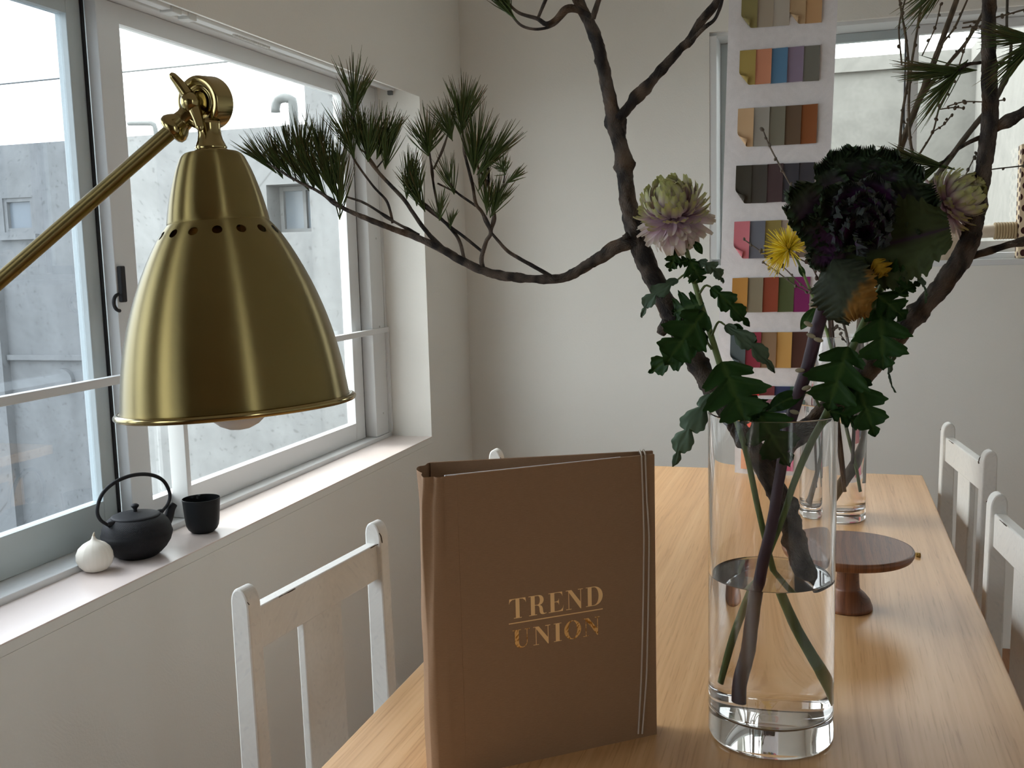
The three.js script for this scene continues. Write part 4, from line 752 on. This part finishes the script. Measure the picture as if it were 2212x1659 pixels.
// large incurving chrysanthemum head made of single petals
const petalVariants = [];
for (let v = 0; v < 5; v++) {
  const rows = 9, cols = 4, pos = [], col = [], idx = [], Ln = 0.0325, Wd = 0.0108 * (1 + 0.12 * (v - 2) / 2), curl = [0.75, 0.6, 0.35, 0.05, -0.4][v];
  for (let i = 0; i <= rows; i++) for (let j = 0; j <= cols; j++) {
    const t = i / rows, s = j / cols * 2 - 1, w = Math.pow(Math.sin(Math.PI * clamp(0.06 + t * 0.84)), 0.6) * mix(0.5, 1, smooth(0, 0.5, t));
    const ang = curl * t * t * 1.4, y = Ln * (t * Math.cos(ang * 0.6)), z = Ln * t * Math.sin(ang * 0.8) * 0.8 + 0.0024 * s * s * w - 0.0006 * Math.cos(s * 7);
    pos.push(s * w * Wd / 2, y, z);
    const tip = smooth(0.45, 1, t) * (v < 3 ? 1 : 0.55), k = 0.9 + 0.1 * Math.cos(s * 9);
    const tl = tip * tip; col.push(mix(0.86, 0.6, tl) * k, mix(mix(0.66, 0.78, tip), 0.62, tl) * k, mix(mix(0.76, 0.7, tip), 0.22, tl) * k);
  }
  for (let i = 0; i < rows; i++) for (let j = 0; j < cols; j++) { const a = i * (cols + 1) + j; idx.push(a, a + 1, a + cols + 1, a + 1, a + cols + 2, a + cols + 1); }
  const g = new THREE.BufferGeometry(); g.setAttribute('position', new THREE.Float32BufferAttribute(pos, 3)); g.setAttribute('color', new THREE.Float32BufferAttribute(col, 3)); g.setIndex(idx); g.computeVertexNormals(); petalVariants.push(g);
}
function mumHead(parent, centre, axis, size, count) {
  const head = new THREE.Group(); head.name = 'flower_head'; head.position.copy(centre.clone().sub(parent.position)); head.quaternion.setFromUnitVectors(V(0, 1, 0), axis.clone().normalize()); head.scale.setScalar(size); parent.add(head);
  const core = new THREE.SphereGeometry(0.012, 16, 12); const cc = []; for (let i = 0; i < core.attributes.position.count; i++) cc.push(0.55, 0.4, 0.42); core.setAttribute('color', new THREE.Float32BufferAttribute(cc, 3));
  add('flower_core', core, M.petal, head);
  for (let i = 0; i < count; i++) {
    const h = 1 - 2 * (i + 0.5) / count, a = i * 2.39996, r = Math.sqrt(1 - h * h);
    if (h < -0.93) continue;
    const d = V(Math.cos(a) * r, h, Math.sin(a) * r).add(V(rr(-0.1, 0.1), rr(-0.1, 0.1), rr(-0.1, 0.1))).normalize();
    const v = h > 0.55 ? 0 : h > 0.15 ? 1 : h > -0.2 ? 2 : h > -0.55 ? 3 : 4;
    const m = add('petal', petalVariants[v], M.petal, head);
    // y along the petal; its hollow side turned to the flower's axis
    const y = d, upAx = V(0, 1, 0), z = upAx.clone().sub(d.clone().multiplyScalar(upAx.dot(d))); if (z.length() < 0.1) z.set(1, 0, 0).sub(d.clone().multiplyScalar(d.x)); z.normalize();
    const x = y.clone().cross(z);
    m.quaternion.setFromRotationMatrix(new THREE.Matrix4().makeBasis(x, y, z)); m.rotateY(rr(-0.3, 0.3));
    m.position.copy(d.clone().multiplyScalar(0.009)); const s = rr(0.85, 1.12) * (h < -0.2 ? 1.08 : 1); m.scale.set(s, s, s);
  }
  return head;
}
const greenStem = [0.15, 0.22, 0.06];
{ // left flower
  const f = group('chrysanthemum', 'pink and white chrysanthemum with green petal tips, left of the swatch banner', 'flower', V1.clone().setY(0.78), 'pink chrysanthemums');
  const z = Z1 + 0.03;
  stemOf(f, [[1472, 500, 12, 0.005], [1484, 545, 13], [1503, 620, 14], [1532, 712, 16], [1556, 790, 17], [1588, 895, 16], [1614, 985, 15, -0.01], [1638, 1100, 16, -0.03], [1662, 1200, 17, -0.045], [1698, 1330, 20, -0.05], [1738, 1440, 22, -0.05], [1762, 1512, 24, -0.05]], z, greenStem);
  mumHead(f, px(1455, 462, z + 0.005), V(-0.1, 0.85, 0.5), 1.08, 270);
  const L = [
    [[1462, 537], [1446, 587], 34, { from: [1482, 548], ny: 0.1, bend: 0.15 }], [[1497, 521], [1517, 549], 16, { from: [1483, 540], kind: 'plain', bend: 0.3 }],
    [[1488, 560], [1516, 610], 58, { bend: 0.12 }], [[1508, 563], [1563, 612], 34, { under: true, bend: 0.25, nx: 0.5 }], [[1490, 562], [1458, 570], 26, {}],
    [[1465, 603], [1386, 686], 40, { from: [1498, 612], hy: -14, bend: 0.22, under: true, ny: 0.9 }], [[1536, 620], [1619, 706], 46, { from: [1511, 634], hy: -10, bend: 0.18 }],
    [[1520, 655], [1455, 676], 78, { dz: -0.02 }], [[1522, 672], [1436, 790], 104, { bend: 0.06, dz: 0.03 }], [[1512, 735], [1402, 806], 66, { from: [1538, 755], dz: -0.01 }], [[1518, 700], [1500, 760], 44, { dz: -0.02 }],
    [[1566, 702], [1673, 806], 42, { from: [1537, 726], hy: -18, bend: 0.2, under: true, nx: -0.3, ny: 0.8 }], [[1585, 700], [1660, 790], 30, { bend: 0.2, dz: -0.01 }],
    [[1560, 780], [1612, 918], 140, { bend: 0.05, dz: 0.03, cup: 0.03 }], [[1605, 858], [1640, 905], 70, { dz: 0.012 }],
    [[1624, 872], [1706, 1008], 104, { bend: 0.07, dz: 0.035, seedN: 4.2 }], [[1534, 852], [1452, 1008], 56, { from: [1572, 862], hy: -12, bend: 0.14, under: true, ny: 0.7, cup: -0.12 }],
  ];
  for (const [b, t, w, o] of L) mumLeaf(f, b, t, w, z + 0.004, o);
}
{ // right flower
  const f = group('chrysanthemum', 'pink and white chrysanthemum behind the kale, touching the right trunk', 'flower', V1.clone().setY(0.78), 'pink chrysanthemums');
  const z = Z1 + 0.012;
  stemOf(f, [[2040, 445, 14, -0.045], [1972, 500, 15, -0.03], [1925, 585, 16], [1886, 655, 17], [1842, 750, 18], [1815, 815, 19], [1788, 888, 20], [1752, 955, 18], [1716, 1040, 17], [1690, 1120, 16, 0.01], [1662, 1190, 16, 0.01], [1630, 1270, 17, 0.01], [1600, 1370, 17, 0.005], [1578, 1470, 15, 0]], z, greenStem);
  mumHead(f, px(2050, 440, z - 0.045), V(0.75, 0.5, 0.25), 0.98, 240);
  const L = [
    [[1832, 748], [1788, 888], 126, { bend: 0.06, dz: 0.02, seedN: 2.1 }], [[1902, 664], [1908, 800], 110, { bend: 0.05, dz: 0.02, from: [1872, 690], seedN: 5.3 }], [[1846, 812], [1890, 944], 86, { bend: 0.12, dz: 0.015, seedN: 3.3 }],
    [[1792, 888], [1858, 930], 50, { bend: 0.25, ny: 0.8 }], [[1905, 612], [1962, 588], 72, { dz: 0.01 }], [[1890, 615], [1850, 585], 60, { dz: -0.01 }], [[1974, 585], [1999, 655], 24, { under: true, bend: 0.2, twist: 1.4, nx: 0.7 }],
    [[1930, 768], [1934, 848], 20, { under: true, bend: -0.2, twist: 1.2, nx: 0.8 }], [[1888, 632], [1956, 690], 64, { from: [1880, 660] }], [[1880, 610], [1845, 660], 42, { under: true, bend: 0.3, nx: 0.6 }],
    [[1738, 850], [1658, 888], 40, { from: [1770, 878], hy: -16, kind: 'plain', ny: 0.6 }], [[1930, 640], [1990, 610], 30, {}],
  ];
  for (const [b, t, w, o] of L) mumLeaf(f, b, t, w, z + 0.01, o);
  const curled = leaf(px(1888, 560, z + 0.02).sub(f.position), px(1915, 595, z + 0.02).sub(f.position), toCamera(px(1888, 560, z)), 44 * mmpx(z), { kind: 'mum', bend: 0.15, ruffle: 0.003, colour: (t, s, n) => { const k = 1 + 0.3 * N3(t * 8, s * 6, 1); return [0.5 * k, 0.3 * k, 0.02]; } });
  add('withered_leaf', curled, M.leaf, f).userData.label = 'yellow withered leaf';
}
{ // ornamental kale
  const k = group('ornamental_kale', 'dark purple and green ornamental kale head with frilled leaves', 'plant', V1.clone().setY(0.78));
  const z = Z1 + 0.02;
  const purple = [0.05, 0.018, 0.035];
  const st = stemOf(k, [[1830, 500, 28, -0.01], [1812, 560, 32], [1790, 630, 36], [1768, 700, 38], [1745, 790, 37], [1722, 860, 36], [1700, 940, 32], [1684, 1030, 32, 0.0], [1668, 1130, 33, 0.01], [1645, 1230, 34, 0.015], [1630, 1330, 36, 0.02], [1622, 1400, 38, 0.02], [1606, 1470, 40, 0.02], [1604, 1512, 40, 0.02]], z, purple);
  // pale scars where leaves were
  const scars = [[1746, 700], [1768, 734], [1752, 725], [1728, 800], [1742, 838], [1716, 890], [1757, 660]];
  for (const [x, y] of scars) { const g = new THREE.SphereGeometry(0.0055, 12, 8); g.scale(1, 0.5, 0.35); const c = []; for (let i = 0; i < g.attributes.position.count; i++) c.push(0.34, 0.3, 0.2); g.setAttribute('color', new THREE.Float32BufferAttribute(c, 3)); const p = px(x, y, z + 0.0112).sub(k.position); g.rotateZ(rr(-0.6, 0.4)); g.translate(p.x, p.y, p.z); add('leaf_scar', g, M.stem, st); }
  const B = px(1822, 535, z), tc = toCamera(B);
  const darkLeaf = (t, s, n) => { const v = 1 + 0.35 * N3(t * 6, s * 5, n), e = smooth(0.35, 0.85, Math.max(t * 0.9, Math.abs(s) * 0.8 + t * 0.2)); return [mix(0.07, 0.036, e) * v, mix(0.028, 0.06, e) * v, mix(0.075, 0.028, e) * v]; };
  const inner = (t, s, n) => { const v = 1 + 0.35 * N3(t * 6, s * 5, n), e = smooth(0.6, 0.95, Math.max(t, Math.abs(s))); return [mix(0.13, 0.045, e) * v, mix(0.03, 0.055, e) * v, mix(0.15, 0.05, e) * v]; };
  const greenLeaf = (t, s, n) => { const v = 1 + 0.3 * N3(t * 9, s * 7, n), vein = Math.exp(-Math.abs(s) * 18); return [mix(0.045, 0.05, vein) * v, mix(0.06, 0.03, vein) * v, mix(0.02, 0.05, vein) * v]; };
  const fading = (t, s, n) => { const q = smooth(0.62, 0.8, t * 0.9 - s * 0.35 + 0.2 * N3(t * 5, s * 4, 2)), v = 1 + 0.35 * N3(t * 12, s * 9, n); return [mix(0.04, 0.24, q) * v, mix(0.05, 0.12, q) * v, mix(0.03, 0.025, q) * v]; };
  const put = (b, t, w, zb, zt2, o) => { const bb = px(b[0], b[1], zb), tt = px(t[0], t[1], zt2); const m = add('leaf', leaf(bb.sub(k.position), tt.sub(k.position), tc.clone().add(V(o.nx ?? 0, o.ny ?? 0, 0)), w * mmpx(z), { kind: 'kale', cup: 0.12, ruffle: 0.0055, bend: -0.05, rows: 60, cols: 26, seedN: rr(0, 9), colour: darkLeaf, ...o }), M.kale, k); return m; };
  put([1806, 552], [2052, 492], 172, z - 0.005, z + 0.02, { colour: greenLeaf, ruffle: 0.0016, cup: 0.04, ny: 0.2 });
  put([1800, 560], [1846, 692], 128, z + 0.012, z + 0.035, { colour: fading, ruffle: 0.003, cup: -0.12, bend: 0.12, nx: -0.3 });
  put([1815, 520], [1708, 405], 100, z, z + 0.03, { ny: 0.3 }); put([1812, 540], [1702, 440], 70, z - 0.01, z - 0.01, {});
  put([1800, 545], [1742, 470], 70, z + 0.01, z + 0.02, {}); put([1802, 560], [1745, 545], 60, z, z + 0.01, {});
  put([1840, 480], [1772, 350], 64, z - 0.02, z - 0.02, {}); put([1850, 470], [1812, 322], 100, z - 0.03, z - 0.03, {}); put([1860, 470], [1866, 318], 100, z - 0.03, z - 0.025, {}); put([1870, 470], [1922, 322], 92, z - 0.03, z - 0.02, {}); put([1870, 480], [1978, 352], 110, z - 0.03, z - 0.02, {}); put([1860, 500], [2024, 418], 120, z - 0.02, z, {});
  put([1840, 530], [1990, 520], 90, z - 0.01, z, {}); put([1830, 520], [1775, 440], 84, z, z + 0.02, {});
  const ctr = [1862, 452];
  for (let i = 0; i < 13; i++) { const a = i * 2.39996, r = 26 + i * 5.2; put([ctr[0] + Math.cos(a) * 8, ctr[1] + 40 + Math.sin(a) * 10], [ctr[0] + Math.cos(a) * r, ctr[1] - 6 + Math.sin(a) * r * 0.95], 74 + i * 2.5, z + 0.0, z + 0.052 - i * 0.0022, { colour: i < 11 ? inner : darkLeaf, ruffle: 0.0042, cup: 0.2, rows: 40, cols: 20 }); }
}

// ---------- twigs and the yellow flower in the far vase ----------
const Z2 = V2.z, red = [0.1, 0.06, 0.045], brown = [0.13, 0.095, 0.06];
function bud(parent, x, y, z, r, c) { const g = new THREE.SphereGeometry(r, 8, 6); g.scale(1, 1.4, 1); g.rotateZ(rr(-1, 1)); const cc = []; for (let i = 0; i < g.attributes.position.count; i++) cc.push(...c); g.setAttribute('color', new THREE.Float32BufferAttribute(cc, 3)); const p = px(x, y, z).sub(parent.position); g.translate(p.x, p.y, p.z); return g; }
function twigThing(name, label, limbs, z, c, grp) {
  const t = group(name, label, 'branch', V2.clone().setY(0.77), grp);
  limbs.forEach(([list, buds], i) => {
    const zz = z + (i % 3) * 0.012;
    const m = add(i ? 'side_twig' : 'stem', limb(list.map(([x, y, w]) => [px(x, y, zz).sub(t.position), w / 2 * mmpx(zz) * 0.8]), { sides: 8, step: 0.006, lump: 0.08, knobs: 0.3, tension: 0.4, colour: twigColour(c) }), M.twig, t);
    if (buds) { const gs = []; list.forEach(([x, y], j) => { const nx = list[j + 1]; if (j) gs.push(bud(t, x + rr(-2, 2), y + rr(-2, 2), zz, rr(0.0026, 0.0042), c.map((v) => v * 0.7))); if (nx) gs.push(bud(t, mix(x, nx[0], 0.5) + rr(-4, 4), mix(y, nx[1], 0.5) + rr(-3, 3), zz, rr(0.002, 0.0034), c.map((v) => v * 0.7))); }); add('buds', gs, M.twig, m).userData.kind = 'stuff'; }
  });
  return t;
}
twigThing('bare_branch', 'thick curved bare branch in the slim vase, forking upwards behind the kale', [
  [[[1792, 1092, 20], [1812, 1050, 22], [1838, 1000, 22], [1857, 945, 22], [1862, 880, 21], [1856, 780, 20], [1860, 690, 19], [1872, 590, 18], [1900, 460, 17], [1940, 335, 16], [1962, 275, 15], [1998, 185, 14], [2030, 100, 13], [2072, -15, 12]]],
  [[[1942, 330, 7], [1950, 240, 6], [1963, 160, 6], [1958, 90, 5], [1948, 30, 5], [1942, -8, 5]], 1], [[[1974, 345, 7], [1966, 300, 7], [1963, 220, 6], [1969, 140, 6], [1982, 60, 5], [1992, -5, 5]], 1], [[[1975, 235, 9], [2012, 180, 9], [2048, 138, 8], [2088, 90, 8], [2122, 30, 7], [2138, -8, 7]], 1],
  [[[2006, 160, 6], [2032, 100, 5], [2062, 60, 5], [2092, -6, 4]], 1], [[[1985, 335, 5], [2015, 285, 4], [2030, 230, 4], [2060, 175, 3], [2082, 110, 3], [2100, 60, 3]], 1], [[[2015, 285, 3], [2040, 268, 3], [2056, 248, 3]], 1], [[[2030, 236, 3], [2062, 232, 3], [2082, 234, 3]], 1], [[[2046, 230, 3], [2082, 220, 3], [2130, 220, 3], [2168, 216, 3]], 1], [[[1962, 270, 3], [1950, 262, 3]], 1], [[[2078, 60, 3], [2120, 56, 3], [2164, 60, 3]], 1], [[[2080, 50, 4], [2130, 42, 4], [2165, 34, 4], [2215, 20, 4]], 1], [[[1948, 140, 4], [1942, 60, 4], [1956, -5, 4]], 1], [[[1992, 120, 3], [2020, 60, 3], [2032, 10, 3]], 1],
], Z2, brown);
twigThing('bare_branch', 'dark bare branch slanting up to the right behind the pine trunk', [
  [[[1846, 1040, 12], [1852, 900, 13], [1862, 760, 13], [1905, 600, 13], [1962, 470, 13], [2036, 364, 13], [2092, 288, 13], [2148, 218, 13], [2178, 158, 12], [2215, 88, 11], [2250, 20, 10]]],
  [[[2178, 158, 8], [2184, 100, 7], [2175, 60, 6], [2176, 0, 6]], 1], [[[2080, 390, 3], [2105, 340, 3], [2118, 322, 3]], 1], [[[2088, 385, 3], [2130, 368, 3], [2212, 358, 3]], 1],
], Z2 - 0.03, [0.085, 0.07, 0.05]);
twigThing('budded_twig', 'thin reddish budded twig with dried orange buds, in the slim vase', [
  [[[1822, 1060, 8], [1812, 960, 8], [1806, 860, 8], [1801, 760, 8], [1797, 690, 7], [1792, 610, 7], [1782, 560, 6], [1778, 500, 5]], 1],
  [[[1790, 640, 4], [1766, 600, 4], [1748, 560, 3]], 1], [[[1790, 600, 4], [1740, 566, 3], [1702, 548, 3]], 1],
], Z2 + 0.02, red);
twigThing('budded_twig', 'thin forked twig rising in front of the middle of the swatches', [
  [[[1838, 1000, 8], [1842, 880, 8], [1836, 780, 8], [1828, 720, 7], [1812, 665, 6], [1790, 560, 5], [1745, 510, 4], [1718, 470, 4], [1698, 420, 3]]],
  [[[1735, 500, 4], [1722, 430, 4], [1690, 368, 4], [1662, 315, 4], [1647, 278, 3]], 1], [[[1776, 645, 4], [1730, 614, 3], [1690, 575, 3], [1642, 542, 3], [1608, 518, 3]], 1], [[[1765, 640, 3], [1720, 618, 3], [1680, 588, 3], [1650, 568, 3]], 1], [[[1826, 715, 3], [1806, 706, 3], [1790, 712, 3]], 1], [[[1828, 740, 3], [1815, 722, 3]], 1], [[[1830, 745, 3], [1845, 734, 3]], 1],
], Z2 + 0.03, [0.16, 0.13, 0.1]);
{ // dried orange buds hang with the reddish twig's neighbour
  const f = group('spider_chrysanthemum', 'small bright yellow spider chrysanthemum in front of the swatch banner', 'flower', V2.clone().setY(0.77));
  const z = Z2 + 0.05, s = mmpx(z);
  stemOf(f, [[1708, 541, 6], [1722, 562, 6], [1740, 602, 7], [1764, 660, 8], [1788, 722, 8], [1806, 800, 8], [1822, 900, 8, -0.01], [1842, 1000, 8, -0.03], [1850, 1060, 8, -0.04]], z, greenStem);
  const c = px(1704, 540, z).sub(f.position), rt = V(1, 0, 0).applyQuaternion(camera.quaternion), upv = V(0, 1, 0).applyQuaternion(camera.quaternion), fw = V(0, 0, 1).applyQuaternion(camera.quaternion);
  const ax = rt.clone().multiplyScalar(-0.72).addScaledVector(upv, 0.55).addScaledVector(fw, 0.3).normalize(), gs = [];
  for (let i = 0; i < 230; i++) {
    const q = rnd(), ang = 1.75 * Math.sqrt(q), side = V(rr(-1, 1), rr(-1, 1), rr(-1, 1)); side.sub(ax.clone().multiplyScalar(side.dot(ax))).normalize();
    const d = ax.clone().multiplyScalar(Math.cos(ang)).addScaledVector(side, Math.sin(ang)), L = s * rr(38, 60) * (q > 0.8 ? 0.95 : 1), fall = upv.clone().multiplyScalar(-L * 0.18 * q);
    gs.push(limb([[c.clone().addScaledVector(d, s * 5), 0.0009], [c.clone().addScaledVector(d, L * 0.55).addScaledVector(fall, 0.2), 0.0013], [c.clone().addScaledVector(d, L).add(fall), 0.0006]], { sides: 5, step: 0.012 }));
  }
  const m = add('ray_petals', gs, M.yellow, f); m.userData.kind = 'stuff';
  add('calyx', (() => { const g = new THREE.SphereGeometry(9 * s, 14, 10); g.translate(c.x, c.y, c.z); return g; })(), std({ color: lin(0.1, 0.14, 0.04), roughness: 0.7 }), f);
  mumLeaf(f, [1762, 664], [1730, 712], 22, z, { kind: 'plain', bend: 0.15 });
  mumLeaf(f, [1726, 572], [1738, 600], 12, z, { kind: 'plain' });
  const dr = [[1774, 510], [1778, 525], [1772, 542], [1780, 555], [1785, 572], [1770, 562], [1762, 522], [1790, 540]];
  const t2 = group('dried_flower', 'brown dried flower spray with orange bracts beside the kale', 'flower', V2.clone().setY(0.77));
  add('stem', limb([[px(1826, 1050, z).sub(t2.position), 3 * s], [px(1800, 800, z).sub(t2.position), 3 * s], [px(1786, 620, z).sub(t2.position), 2.5 * s], [px(1774, 505, z).sub(t2.position), 2 * s]], { sides: 7, step: 0.008, colour: twigColour(red) }), M.twig, t2);
  for (const [x, y] of dr) add('bract', leaf(px(x, y + 6, z).sub(t2.position), px(x + rr(-8, 8), y - 9, z + 0.01).sub(t2.position), fw, 13 * s, { kind: 'plain', cup: 0.3, ruffle: 0.001, rows: 10, cols: 6, colour: (t) => [mix(0.14, 0.4, t), mix(0.07, 0.2, t), 0.04] }), M.leaf, t2);
}

renderer.render(scene, camera);
